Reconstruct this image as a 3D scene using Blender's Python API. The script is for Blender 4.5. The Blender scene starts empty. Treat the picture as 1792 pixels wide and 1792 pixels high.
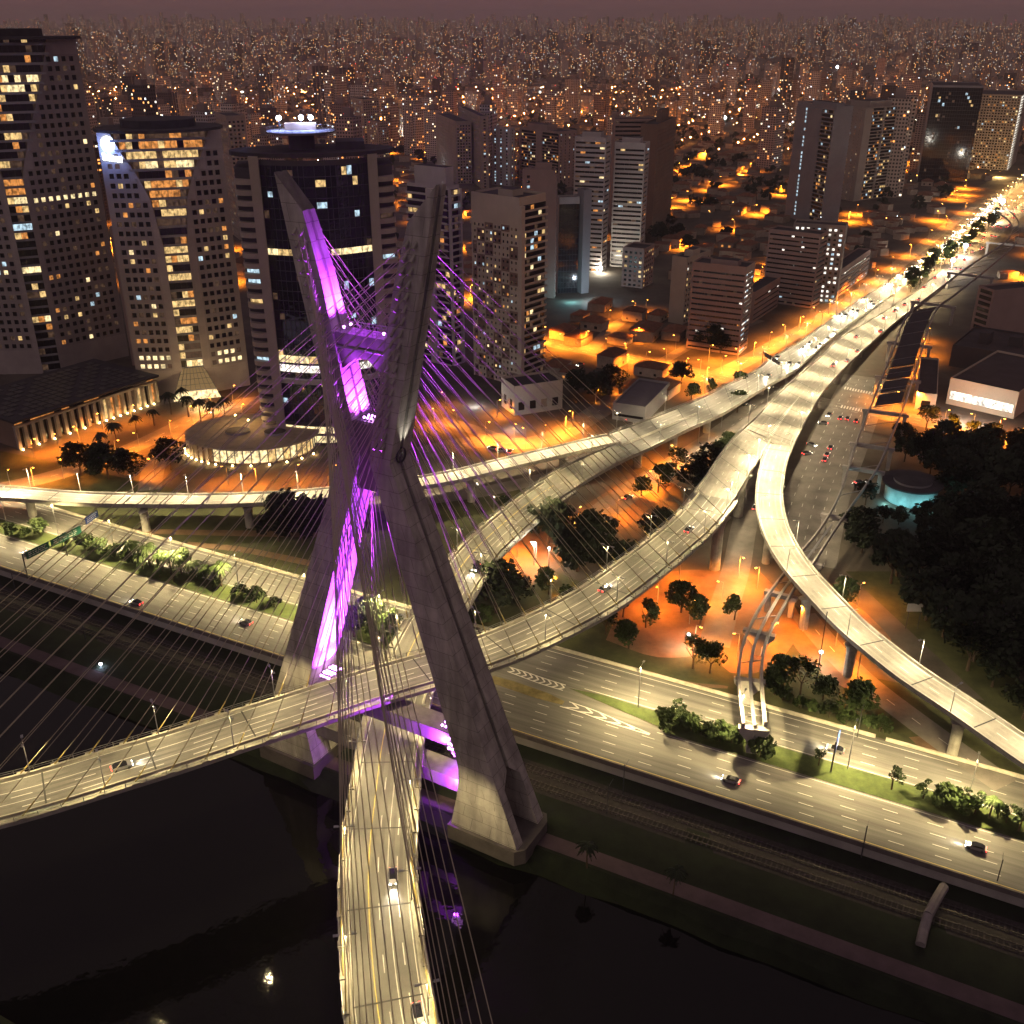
import bpy, math, random
from mathutils import Vector, Matrix
random.seed(11)
C = bpy.context.scene.collection
SC = bpy.context.scene
PI = math.pi
# ---------------------------------------------------------------- camera (surveyed: lens, height and tilt solved from the 138 m pylon)
FOC, TILT, CAMZ = 1779.0, math.radians(25.78), 163.58
cd = bpy.data.cameras.new('camera'); cam = bpy.data.objects.new('camera', cd); C.objects.link(cam)
cd.sensor_width = 36; cd.lens = 36 * FOC / 1792; cd.clip_start = 1; cd.clip_end = 40000
cam.location = (0, 0, CAMZ); cam.rotation_euler = (PI / 2 - TILT, 0, 0)
SC.camera = cam
_c, _s = math.cos(TILT), math.sin(TILT)
def S(px, py, z=0.0):
    """survey: the ground plan position of a point seen at (px, py) in the 1792 px photograph, standing at height z"""
    a = (px - 896) / FOC; b = -(py - 896) / FOC
    dy = _c + b * _s; dz = -_s + b * _c
    t = (z - CAMZ) / dz
    return Vector((a * t, dy * t, z))
def height_at(base, ty, zb=0.0):
    """height of the top of an upright whose foot is seen at base and whose top is seen at row ty"""
    p = S(base[0], base[1], zb); k = -(ty - 896) / FOC
    # (y c - z s) k = y s + z c  with z relative to the camera
    z = (p.y * _c * k - p.y * _s) / (_c + k * _s)
    return z + CAMZ
def gz(x, y):
    """lie of the land: flat by the river, a long ridge far behind"""
    if y < 2600: return 0.0
    t = min(1.0, (y - 2600) / 7000.0)
    return 95 * t * t * (3 - 2 * t)
# ---------------------------------------------------------------- render
SC.cycles.use_denoising = True
try: SC.cycles.denoiser = 'OPENIMAGEDENOISE'
except Exception: pass
SC.cycles.max_bounces = 5; SC.cycles.diffuse_bounces = 2; SC.cycles.glossy_bounces = 2
SC.cycles.transmission_bounces = 2; SC.cycles.volume_bounces = 0; SC.cycles.transparent_max_bounces = 6
SC.cycles.sample_clamp_indirect = 2.0; SC.cycles.sample_clamp_direct = 0
SC.cycles.caustics_reflective = False; SC.cycles.caustics_refractive = False
SC.cycles.use_light_tree = True
SC.view_settings.view_transform = 'Standard'; SC.view_settings.look = 'None'
SC.view_settings.exposure = 0; SC.view_settings.gamma = 1
# ---------------------------------------------------------------- world: light-polluted night sky
W = bpy.data.worlds.new('World'); SC.world = W; W.use_nodes = True
nt = W.node_tree; nt.nodes.clear()
out = nt.nodes.new('ShaderNodeOutputWorld'); bg = nt.nodes.new('ShaderNodeBackground')
tc = nt.nodes.new('ShaderNodeTexCoord'); sep = nt.nodes.new('ShaderNodeSeparateXYZ'); cr = nt.nodes.new('ShaderNodeValToRGB')
nt.links.new(tc.outputs['Generated'], sep.inputs[0]); nt.links.new(sep.outputs['Z'], cr.inputs[0])
cr.color_ramp.elements[0].position = 0.0; cr.color_ramp.elements[0].color = (0.132, 0.063, 0.067, 1)
cr.color_ramp.elements[1].position = 0.5; cr.color_ramp.elements[1].color = (0.180, 0.128, 0.138, 1)
nt.links.new(cr.outputs[0], bg.inputs[0]); bg.inputs[1].default_value = 1.0
nt.links.new(bg.outputs[0], out.inputs[0])
# added fill sun imitating glow from the opposite bank, very weak and very soft
sd = bpy.data.lights.new('fill_sun', 'SUN'); sd.energy = 0.19; sd.angle = math.radians(50); sd.color = (1.0, 0.82, 0.78)
so = bpy.data.objects.new('fill_sun', sd); C.objects.link(so); so.rotation_euler = Vector((0.45, 0.85, -0.36)).to_track_quat('-Z', 'Y').to_euler()
# ---------------------------------------------------------------- materials
MATS = {}
def mat(name, col, rough=0.8, noise=0.25, scale=0.3, metal=0.0, emit=None, strength=0.0, spec=0.3, coord='Object', fine=0.0, objvar=0.0):
    if name in MATS: return MATS[name]
    m = bpy.data.materials.new(name); m.use_nodes = True; n = m.node_tree.nodes; l = m.node_tree.links
    b = n['Principled BSDF']
    b.inputs['Base Color'].default_value = (*col, 1); b.inputs['Roughness'].default_value = rough
    b.inputs['Metallic'].default_value = metal; b.inputs['Specular IOR Level'].default_value = spec
    if noise > 0:
        if coord == 'World':
            g = n.new('ShaderNodeNewGeometry'); src = g.outputs['Position']
        else:
            g = n.new('ShaderNodeTexCoord'); src = g.outputs['Object']
        t = n.new('ShaderNodeTexNoise'); t.inputs['Scale'].default_value = scale; t.inputs['Detail'].default_value = 6; t.inputs['Roughness'].default_value = 0.65
        l.new(src, t.inputs['Vector'])
        mr = n.new('ShaderNodeMapRange'); mr.inputs['From Min'].default_value = 0.3; mr.inputs['From Max'].default_value = 0.7
        mr.inputs['To Min'].default_value = 1 - noise; mr.inputs['To Max'].default_value = 1 + noise
        l.new(t.outputs[0], mr.inputs['Value'])
        v = mr.outputs[0]
        if objvar > 0:
            oi = n.new('ShaderNodeObjectInfo'); mo = n.new('ShaderNodeMapRange'); mo.inputs['To Min'].default_value = 1 - objvar; mo.inputs['To Max'].default_value = 1 + objvar
            l.new(oi.outputs['Random'], mo.inputs['Value']); mm = n.new('ShaderNodeMath'); mm.operation = 'MULTIPLY'
            l.new(v, mm.inputs[0]); l.new(mo.outputs[0], mm.inputs[1]); v = mm.outputs[0]
        vm = n.new('ShaderNodeVectorMath'); vm.operation = 'SCALE'; vm.inputs[0].default_value = col
        l.new(v, vm.inputs['Scale']); l.new(vm.outputs[0], b.inputs['Base Color'])
    if emit:
        b.inputs['Emission Color'].default_value = (*emit, 1); b.inputs['Emission Strength'].default_value = strength
        m.cycles.emission_sampling = 'NONE'
    MATS[name] = m
    return m
def joints(m, scale, w, h, dark=0.6, mort=0.012, streak=0.0):
    """construction joints of board-marked concrete or panels"""
    n = m.node_tree.nodes; l = m.node_tree.links; b = n['Principled BSDF']
    src = b.inputs['Base Color'].links[0].from_socket
    tcn = n.new('ShaderNodeTexCoord'); br = n.new('ShaderNodeTexBrick')
    br.inputs['Scale'].default_value = scale; br.inputs['Brick Width'].default_value = w; br.inputs['Row Height'].default_value = h
    br.inputs['Mortar Size'].default_value = mort; br.inputs['Color1'].default_value = (1, 1, 1, 1); br.inputs['Color2'].default_value = (0.86, 0.86, 0.86, 1)
    br.inputs['Mortar'].default_value = (dark, dark, dark, 1)
    l.new(tcn.outputs['UV'], br.inputs['Vector'])
    if streak:   # rain streaks running down the concrete
        g = n.new('ShaderNodeNewGeometry'); mp = n.new('ShaderNodeMapping'); mp.inputs['Scale'].default_value = (0.55, 0.55, 0.03); t = n.new('ShaderNodeTexNoise'); t.inputs['Scale'].default_value = 1; t.inputs['Detail'].default_value = 5
        l.new(g.outputs['Position'], mp.inputs[0]); l.new(mp.outputs[0], t.inputs['Vector']); r = n.new('ShaderNodeMapRange'); r.inputs['From Min'].default_value = 0.35; r.inputs['From Max'].default_value = 0.65; r.inputs['To Min'].default_value = 1 - streak; r.inputs['To Max'].default_value = 1.06; l.new(t.outputs[0], r.inputs[0])
        v = n.new('ShaderNodeVectorMath'); v.operation = 'SCALE'; l.new(src, v.inputs[0]); l.new(r.outputs[0], v.inputs['Scale']); src = v.outputs[0]
    mx = n.new('ShaderNodeMix'); mx.data_type = 'RGBA'; mx.blend_type = 'MULTIPLY'; mx.inputs['Factor'].default_value = 1
    l.new(src, mx.inputs[6]); l.new(br.outputs['Color'], mx.inputs[7]); l.new(mx.outputs[2], b.inputs['Base Color'])
    return m
def bulb(name, col, strength):
    return mat(name, (0.02, 0.02, 0.02), 0.4, 0, emit=col, strength=strength)
CONC = mat('concrete', (0.30, 0.285, 0.265), 0.85, 0.22, 0.12)
PYL = joints(mat('pylon_concrete', (0.45, 0.42, 0.385), 0.85, 0.25, 0.16), 1.0, 5.0, 3.4, 0.45, 0.06, 0.3)
DECKC = mat('deck_concrete', (0.34, 0.325, 0.28), 0.85, 0.3, 0.35)
ASPH = mat('asphalt', (0.105, 0.102, 0.098), 0.75, 0.3, 0.12, coord='World')
ASPD = mat('deck_asphalt', (0.15, 0.145, 0.135), 0.7, 0.25, 0.15, coord='World')
ASPL = mat('ramp_concrete_paving', (0.26, 0.245, 0.21), 0.75, 0.22, 0.22, coord='World')
PAINT = mat('road_paint', (0.62, 0.61, 0.57), 0.6, 0.2, 0.8, coord='World')
YPAINT = mat('yellow_paint', (0.70, 0.55, 0.14), 0.6, 0.2, 0.8, coord='World')
CABLE = mat('cable_sheath', (0.38, 0.335, 0.25), 0.55, 0.1, 0.2)
EXPR = mat('expressway_asphalt', (0.125, 0.12, 0.112), 0.72, 0.38, 1.0, coord='World')
_mp = EXPR.node_tree.nodes.new('ShaderNodeMapping'); _mp.vector_type = 'TEXTURE'; _mp.inputs['Rotation'].default_value = (0, 0, -0.471); _mp.inputs['Scale'].default_value = (45, 1.7, 1)
for _l in list(EXPR.node_tree.links):
    if _l.to_node.type == 'TEX_NOISE' and _l.to_socket.name == 'Vector':
        _f = _l.from_socket; _t = _l.to_socket; EXPR.node_tree.links.new(_f, _mp.inputs[0]); EXPR.node_tree.links.new(_mp.outputs[0], _t); break
TYRE = mat('tyre_darkened_asphalt', (0.122, 0.118, 0.109), 0.65, 0.3, 0.12, coord='World'); JOINT = mat('joint_seal', (0.03, 0.03, 0.03), 0.8, 0.2, 1.0)
SIDEST = mat('side_street_asphalt', (0.16, 0.145, 0.13), 0.8, 0.35, 0.12, coord='World')
STEEL = mat('galvanised_steel', (0.38, 0.38, 0.38), 0.35, 0.15, 1.0, metal=0.8)
DSTEEL = mat('dark_steel', (0.05, 0.05, 0.055), 0.5, 0.2, 1.0)
POLE = mat('lamp_pole_paint', (0.35, 0.36, 0.35), 0.5, 0.1, 1.0)
GRASS = mat('grass_turf', (0.050, 0.068, 0.020), 0.95, 0.45, 0.35, coord='World')
LAWN = mat('worn_lawn', (0.052, 0.056, 0.022), 0.95, 0.55, 0.12, coord='World')
DRYG = mat('dry_grass', (0.16, 0.13, 0.055), 0.95, 0.4, 0.4, coord='World')
EARTH = mat('red_earth', (0.17, 0.105, 0.06), 0.95, 0.35, 0.15, coord='World')
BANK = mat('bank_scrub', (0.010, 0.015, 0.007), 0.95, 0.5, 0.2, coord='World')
TRACK = mat('dirt_path', (0.085, 0.058, 0.068), 0.95, 0.25, 0.2, coord='World')
BALL = mat('track_ballast', (0.032, 0.028, 0.027), 0.95, 0.4, 0.9, coord='World')
PAVE = mat('pavement', (0.21, 0.19, 0.17), 0.85, 0.2, 0.4, coord='World')
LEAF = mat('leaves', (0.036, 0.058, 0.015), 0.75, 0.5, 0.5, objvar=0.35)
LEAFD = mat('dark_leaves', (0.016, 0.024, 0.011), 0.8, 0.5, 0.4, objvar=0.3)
BARK = mat('bark', (0.085, 0.06, 0.04), 0.9, 0.3, 1.5)
ROOFD = mat('dark_roof', (0.045, 0.04, 0.045), 0.85, 0.35, 0.15)
GLASS = mat('dark_glass', (0.012, 0.013, 0.018), 0.08, 0.0, spec=0.7)
MIRROR = mat('mirror_glass', (0.16, 0.18, 0.24), 0.03, 0.0, metal=1.0)
_n = MIRROR.node_tree.nodes; _l = MIRROR.node_tree.links; _t = _n.new('ShaderNodeTexNoise'); _t.inputs['Scale'].default_value = 0.35; _t.inputs['Detail'].default_value = 2; _b = _n.new('ShaderNodeBump'); _b.inputs['Strength'].default_value = 0.10; _b.inputs['Distance'].default_value = 0.6
_g = _n.new('ShaderNodeNewGeometry'); _l.new(_g.outputs['Position'], _t.inputs['Vector']); _l.new(_t.outputs[0], _b.inputs['Height']); _l.new(_b.outputs[0], _n['Principled BSDF'].inputs['Normal'])
VOID = mat('unlit_room', (0.012, 0.010, 0.012), 0.25, 0.0, spec=0.5)
WIN = {
 'dark': VOID,
 'glow': mat('dim_window', (0.05, 0.04, 0.04), 0.2, 0, emit=(0.30, 0.17, 0.10), strength=0.25),
 'warm': mat('warm_window', (0.1, 0.08, 0.05), 0.3, 0, emit=(1.0, 0.66, 0.26), strength=1.0),
 'bright': mat('bright_window', (0.1, 0.1, 0.08), 0.3, 0, emit=(1.0, 0.78, 0.40), strength=1.5),
 'orange': mat('orange_window', (0.1, 0.06, 0.03), 0.3, 0, emit=(1.0, 0.38, 0.09), strength=0.8),
 'cool': mat('cool_window', (0.08, 0.1, 0.1), 0.3, 0, emit=(0.62, 0.86, 1.0), strength=1.0),
 'white': mat('white_window', (0.1, 0.1, 0.1), 0.3, 0, emit=(1.0, 0.93, 0.80), strength=1.8),
}
def interior(m, sx, sy):
    """lit rooms are not one flat tone: blinds, ceilings and furniture break the light up"""
    n = m.node_tree.nodes; l = m.node_tree.links; b = n['Principled BSDF']
    g = n.new('ShaderNodeNewGeometry'); mp = n.new('ShaderNodeMapping'); mp.inputs['Scale'].default_value = (sx, sx, sy)
    t = n.new('ShaderNodeTexNoise'); t.inputs['Scale'].default_value = 1; t.inputs['Detail'].default_value = 3
    l.new(g.outputs['Position'], mp.inputs[0]); l.new(mp.outputs[0], t.inputs['Vector'])
    mr = n.new('ShaderNodeMapRange'); mr.inputs['From Min'].default_value = 0.33; mr.inputs['From Max'].default_value = 0.68
    s = b.inputs['Emission Strength'].default_value
    mr.inputs['To Min'].default_value = s * 0.25; mr.inputs['To Max'].default_value = s * 1.35
    l.new(t.outputs[0], mr.inputs[0]); l.new(mr.outputs[0], b.inputs['Emission Strength'])
for k in ('glow', 'warm', 'bright', 'orange', 'cool', 'white'): interior(WIN[k], 0.7, 0.55)
def wall(name, col, **k): return mat('wall_' + name, col, 0.85, k.pop('noise', 0.12), k.pop('scale', 0.08), **k)
# ---------------------------------------------------------------- mesh builder
class MB:
    def __init__(self): self.v = []; self.f = []; self.mi = []; self.m = []; self.uv = []
    def _m(self, m):
        if m not in self.m: self.m.append(m)
        return self.m.index(m)
    def face(self, pts, m, uv=None):
        i = len(self.v); self.v += [tuple(p) for p in pts]; self.f.append(tuple(range(i, i + len(pts)))); self.mi.append(self._m(m))
        self.uv.append(uv)
    def raw(self, vs, fs, m):
        i = len(self.v); self.v += [tuple(p) for p in vs]; k = self._m(m)
        for f in fs: self.f.append(tuple(i + a for a in f)); self.mi.append(k); self.uv.append(None)
    def prism(self, poly, z0, z1, m, mtop=None, bottom=True):
        n = len(poly)
        A = sum(poly[i][0] * poly[(i + 1) % n][1] - poly[(i + 1) % n][0] * poly[i][1] for i in range(n))
        if A < 0: poly = poly[::-1]
        zb = [z0(p) if callable(z0) else z0 for p in poly]; zt = [z1(p) if callable(z1) else z1 for p in poly]
        b = [(p[0], p[1], z) for p, z in zip(poly, zb)]; t = [(p[0], p[1], z) for p, z in zip(poly, zt)]
        self.raw(b + t, [(i, (i + 1) % n, n + (i + 1) % n, n + i) for i in range(n)], m)
        self.face(t, mtop or m)
        if bottom: self.face(b[::-1], m)
    def box(self, c, sx, sy, sz, m, rz=0.0, mtop=None):
        ca, sa = math.cos(rz), math.sin(rz)
        poly = [(c[0] + x * sx / 2 * ca - y * sy / 2 * sa, c[1] + x * sx / 2 * sa + y * sy / 2 * ca) for x, y in ((-1, -1), (1, -1), (1, 1), (-1, 1))]
        self.prism(poly, c[2], c[2] + sz, m, mtop)
    def tube(self, a, b, r0, m, r1=None, n=6, cap=True):
        a = Vector(a); b = Vector(b); d = (b - a)
        if d.length < 1e-6: return
        d.normalize(); u = d.orthogonal().normalized(); w = d.cross(u); r1 = r0 if r1 is None else r1
        vs = [a + (u * math.cos(2 * PI * k / n) + w * math.sin(2 * PI * k / n)) * r0 for k in range(n)] + [b + (u * math.cos(2 * PI * k / n) + w * math.sin(2 * PI * k / n)) * r1 for k in range(n)]
        fs = [(k, (k + 1) % n, n + (k + 1) % n, n + k) for k in range(n)]
        if cap: fs += [tuple(range(n))[::-1], tuple(range(n, 2 * n))]
        self.raw(vs, fs, m)
    def ball(self, c, r, m, n=6, k=4, sz=1.0):
        vs = [(c[0], c[1], c[2] - r * sz)]; fs = []
        for j in range(1, k):
            a = -PI / 2 + PI * j / k
            for i in range(n): vs.append((c[0] + r * math.cos(a) * math.cos(2 * PI * i / n), c[1] + r * math.cos(a) * math.sin(2 * PI * i / n), c[2] + r * sz * math.sin(a)))
        vs.append((c[0], c[1], c[2] + r * sz)); L = len(vs) - 1
        for i in range(n): fs.append((0, 1 + (i + 1) % n, 1 + i)); fs.append((L, 1 + (k - 2) * n + i, 1 + (k - 2) * n + (i + 1) % n))
        for j in range(k - 2):
            for i in range(n):
                a = 1 + j * n; fs.append((a + i, a + (i + 1) % n, a + n + (i + 1) % n, a + n + i))
        self.raw(vs, fs, m)
    def sweep(self, rings, m, closed=True, caps=True):
        """skin a list of equal-length rings"""
        n = len(rings[0]); vs = [p for r in rings for p in r]; fs = []
        for j in range(len(rings) - 1):
            for i in range(n if closed else n - 1):
                a = j * n; fs.append((a + i, a + (i + 1) % n, a + n + (i + 1) % n, a + n + i))
        if caps and closed: fs += [tuple(range(n))[::-1], tuple(range((len(rings) - 1) * n, len(rings) * n))]
        self.raw(vs, fs, m)
    def build(self, name, parent=None, org=(0, 0, 0), smooth=False, **props):
        me = bpy.data.meshes.new(name); o = Vector(org)
        me.from_pydata([(v[0] - o.x, v[1] - o.y, v[2] - o.z) for v in self.v] if any(org) else self.v, [], self.f)
        for m in self.m: me.materials.append(m)
        me.polygons.foreach_set('material_index', self.mi)
        if any(u is not None for u in self.uv):
            ul = me.uv_layers.new(name='UVMap'); d = []
            for f, u in zip(self.f, self.uv): d += [c for q in (u or [(0, 0)] * len(f)) for c in q]
            ul.data.foreach_set('uv', d)
        if smooth: me.polygons.foreach_set('use_smooth', [True] * len(me.polygons))
        me.update()
        ob = bpy.data.objects.new(name, me); C.objects.link(ob)
        if parent is not None: ob.parent = parent
        elif any(org): ob.location = org
        for k, v in props.items(): ob[k] = v
        return ob
def tag(o, label=None, category=None, group=None, kind=None):
    for k, v in (('label', label), ('category', category), ('group', group), ('kind', kind)):
        if v: o[k] = v
    return o
def thing(name, label, cat, loc=(0, 0, 0), group=None, rz=0.0):
    o = bpy.data.objects.new(name, None); C.objects.link(o); o.location = loc; o.rotation_euler = (0, 0, rz)
    return tag(o, label, cat, group)
def struct(name, mb): return tag(mb.build(name), kind='structure')
KIDS = {}
def copy_tree(o, parent=None):
    c = o.copy(); C.objects.link(c)
    if parent is not None: c.parent = parent
    for ch in list(o.children): copy_tree(ch, c)
    return c
def put(proto, loc, rz=0.0, sc=1.0, label=None, group=None, first=None):
    """place a copy of a finished thing (the first call moves the original)"""
    if not proto.get('_used'): proto['_used'] = 1; o = proto
    else: o = copy_tree(proto)
    o.location = loc; o.rotation_euler = (0, 0, rz)
    o.scale = (sc, sc, sc) if not isinstance(sc, tuple) else sc
    if label: o['label'] = label
    if group: o['group'] = group
    return o
# ---------------------------------------------------------------- curves and roads
def crom(P, n):
    """n points spaced evenly along a Catmull-Rom curve through P"""
    P = [Vector(p) for p in P]; Q = [P[0] * 2 - P[1]] + P + [P[-1] * 2 - P[-2]]; D = []
    for i in range(1, len(Q) - 2):
        for k in range(12):
            t = k / 12; a, b, c, d = Q[i - 1], Q[i], Q[i + 1], Q[i + 2]
            D.append(0.5 * ((2 * b) + (c - a) * t + (2 * a - 5 * b + 4 * c - d) * t * t + (3 * b - a - 3 * c + d) * t ** 3))
    D.append(P[-1])
    L = [0.0]
    for a, b in zip(D, D[1:]): L.append(L[-1] + (b - a).length)
    res = []; j = 0
    for k in range(n):
        s = L[-1] * k / (n - 1)
        while j < len(L) - 2 and L[j + 1] < s: j += 1
        t = (s - L[j]) / max(1e-9, L[j + 1] - L[j]); res.append(D[j].lerp(D[j + 1], t))
    return res
def smooth(P, it=2):
    for _ in range(it): P = [P[0]] + [(P[i - 1] + P[i] * 2 + P[i + 1]) / 4 for i in range(1, len(P) - 1)] + [P[-1]]
    return P
class Path:
    """a road between a left and a right edge"""
    def __init__(self, L, R, step=4.0, sm=3):
        ln = sum((Vector(b) - Vector(a)).length for a, b in zip(L, L[1:]))
        n = max(4, int(ln / step) + 1)
        self.L = smooth(crom(L, n), sm); self.R = smooth(crom(R, n), sm); self.n = n
        self.T = []; self.s = [0.0]
        mid = [(a + b) / 2 for a, b in zip(self.L, self.R)]; self.mid = mid
        for i in range(n):
            d = mid[min(n - 1, i + 1)] - mid[max(0, i - 1)]; d.z = 0; self.T.append(d.normalized())
            if i: self.s.append(self.s[-1] + (mid[i] - mid[i - 1]).length)
    @classmethod
    def centre(cls, P, w, step=4.0, sm=3):
        ln = sum((Vector(b) - Vector(a)).length for a, b in zip(P, P[1:])); n = max(4, int(ln / step) + 1)
        Q = smooth(crom(P, n), sm); L = []; R = []
        for i in range(n):
            d = Q[min(n - 1, i + 1)] - Q[max(0, i - 1)]; d.z = 0; d.normalize(); k = Vector((-d.y, d.x, 0))
            L.append(Q[i] + k * w / 2); R.append(Q[i] - k * w / 2)
        o = cls.__new__(cls); o.L, o.R, o.n = L, R, n; o.mid = Q; o.T = []; o.s = [0.0]
        for i in range(n):
            d = Q[min(n - 1, i + 1)] - Q[max(0, i - 1)]; d.z = 0; o.T.append(d.normalized())
            if i: o.s.append(o.s[-1] + (Q[i] - Q[i - 1]).length)
        return o
    def at(self, i, off, dz=0.0):
        """point off metres in from the left edge (negative: from the right edge)"""
        a, b = self.L[i], self.R[i]; d = (b - a); w = d.length; d = d / w
        p = (a + d * off) if off >= 0 else (b + d * off)
        return Vector((p.x, p.y, p.z + dz))
    def fr(self, i, f, dz=0.0):
        p = self.L[i].lerp(self.R[i], f); return Vector((p.x, p.y, p.z + dz))
    def pos(self, s, f=None, off=None, dz=0.0):
        s = max(0.0, min(self.s[-1], s)); j = 0
        while j < self.n - 2 and self.s[j + 1] < s: j += 1
        t = (s - self.s[j]) / max(1e-9, self.s[j + 1] - self.s[j])
        g = (lambda i: self.fr(i, f, dz)) if f is not None else (lambda i: self.at(i, off, dz))
        return g(j).lerp(g(j + 1), t)
    def head(self, s):
        a = self.pos(s - 1, f=0.5); b = self.pos(s + 1, f=0.5); return math.atan2(b.y - a.y, b.x - a.x)
    def strip(self, mb, o0, o1, dz, m, i0=0, i1=None, frac=False):
        g = self.fr if frac else self.at; i1 = self.n - 1 if i1 is None else i1
        for i in range(i0, i1): mb.face([g(i, o0, dz), g(i, o1, dz), g(i + 1, o1, dz), g(i + 1, o0, dz)], m)
    def dash(self, mb, f, dz, m, w=0.15, ln=4.0, gap=8.0, s0=0.0, s1=None):
        s = s0; s1 = self.s[-1] if s1 is None else s1
        while s + ln < s1:
            a = self.pos(s, f=f, dz=dz); b = self.pos(s + ln, f=f, dz=dz); d = (b - a); d.z = 0; d.normalize(); k = Vector((-d.y, d.x, 0)) * w / 2
            mb.face([a - k, b - k, b + k, a + k], m); s += ln + gap
    def bar(self, mb, o0, o1, z0, z1, m, i0=0, i1=None):
        """a low wall following the road"""
        i1 = self.n - 1 if i1 is None else i1
        mb.sweep([[self.at(i, o0, z0), self.at(i, o1, z0), self.at(i, o1, z1), self.at(i, o0, z1)] for i in range(i0, i1 + 1)], m)
    def slab(self, mb, m, thick=2.0, edge=0.55, inset=0.22):
        mb.sweep([[self.fr(i, 0, 0), self.fr(i, 1, 0), self.fr(i, 1, -edge), self.fr(i, 1 - inset, -thick), self.fr(i, inset, -thick), self.fr(i, 0, -edge)] for i in range(self.n)], m)
    def rail(self, mb, off, m, h=1.0, dz=0.0, step=1):
        for i in range(0, self.n, step):
            p = self.at(i, off, dz); mb.tube(p, p + Vector((0, 0, h)), 0.09, m, n=4)
        for i in range(self.n - 1):
            for zz in (h, h * 0.55):
                a = self.at(i, off, dz + zz); b = self.at(i + 1, off, dz + zz); mb.tube(a, b, 0.06, m, n=4, cap=False)
def flat(mb, pts, dz, m):
    """a flat sheet from plan points"""
    A = sum(pts[i][0] * pts[(i + 1) % len(pts)][1] - pts[(i + 1) % len(pts)][0] * pts[i][1] for i in range(len(pts)))
    if A < 0: pts = pts[::-1]
    mb.face([(p[0], p[1], dz) for p in pts], m)
# ================================================================ the cable-stayed bridge
PC = Vector((-28.1, 192.4, 0)); PU = Vector((math.cos(math.radians(30)), -math.sin(math.radians(30)), 0)); PN = Vector((-PU.y, PU.x, 0)) * -1
def PP(a, b, z): p = PC + PU * a + PN * b; return Vector((p.x, p.y, z))
def lerp(a, b, t): return a + (b - a) * t
def leg_o(z): return lerp(37.1, 6.3, z / 84) if z < 84 else lerp(6.3, 18.7, (z - 84) / 54)
def leg_w(z):
    w = lerp(10.0, 5.1, z / 84) if z < 84 else lerp(5.1, 6.2, (z - 84) / 54)
    return w + max(0, (17 - z) / 17) ** 1.3 * 7
def leg_d(z): return lerp(12.2, 6.9, z / 84) if z < 84 else lerp(6.9, 3.4, (z - 84) / 54)
bridge = thing('cable_stayed_bridge', 'huge concrete cable-stayed bridge with an X-shaped pylon lit purple and two curved decks', 'bridge', PC)
def sweep_uv(mb, rings, m):
    n = len(rings[0])
    for r0, r1 in zip(rings, rings[1:]):
        per = 0.0
        for i in range(n):
            j = (i + 1) % n; d = (r0[j] - r0[i]).length
            mb.face([r0[i], r0[j], r1[j], r1[i]], m, [(per, r0[i].z), (per + d, r0[j].z), (per + d, r1[j].z), (per, r1[i].z)]); per += d
    mb.face([p for p in rings[-1]], m, [(0, 0)] * n)
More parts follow.
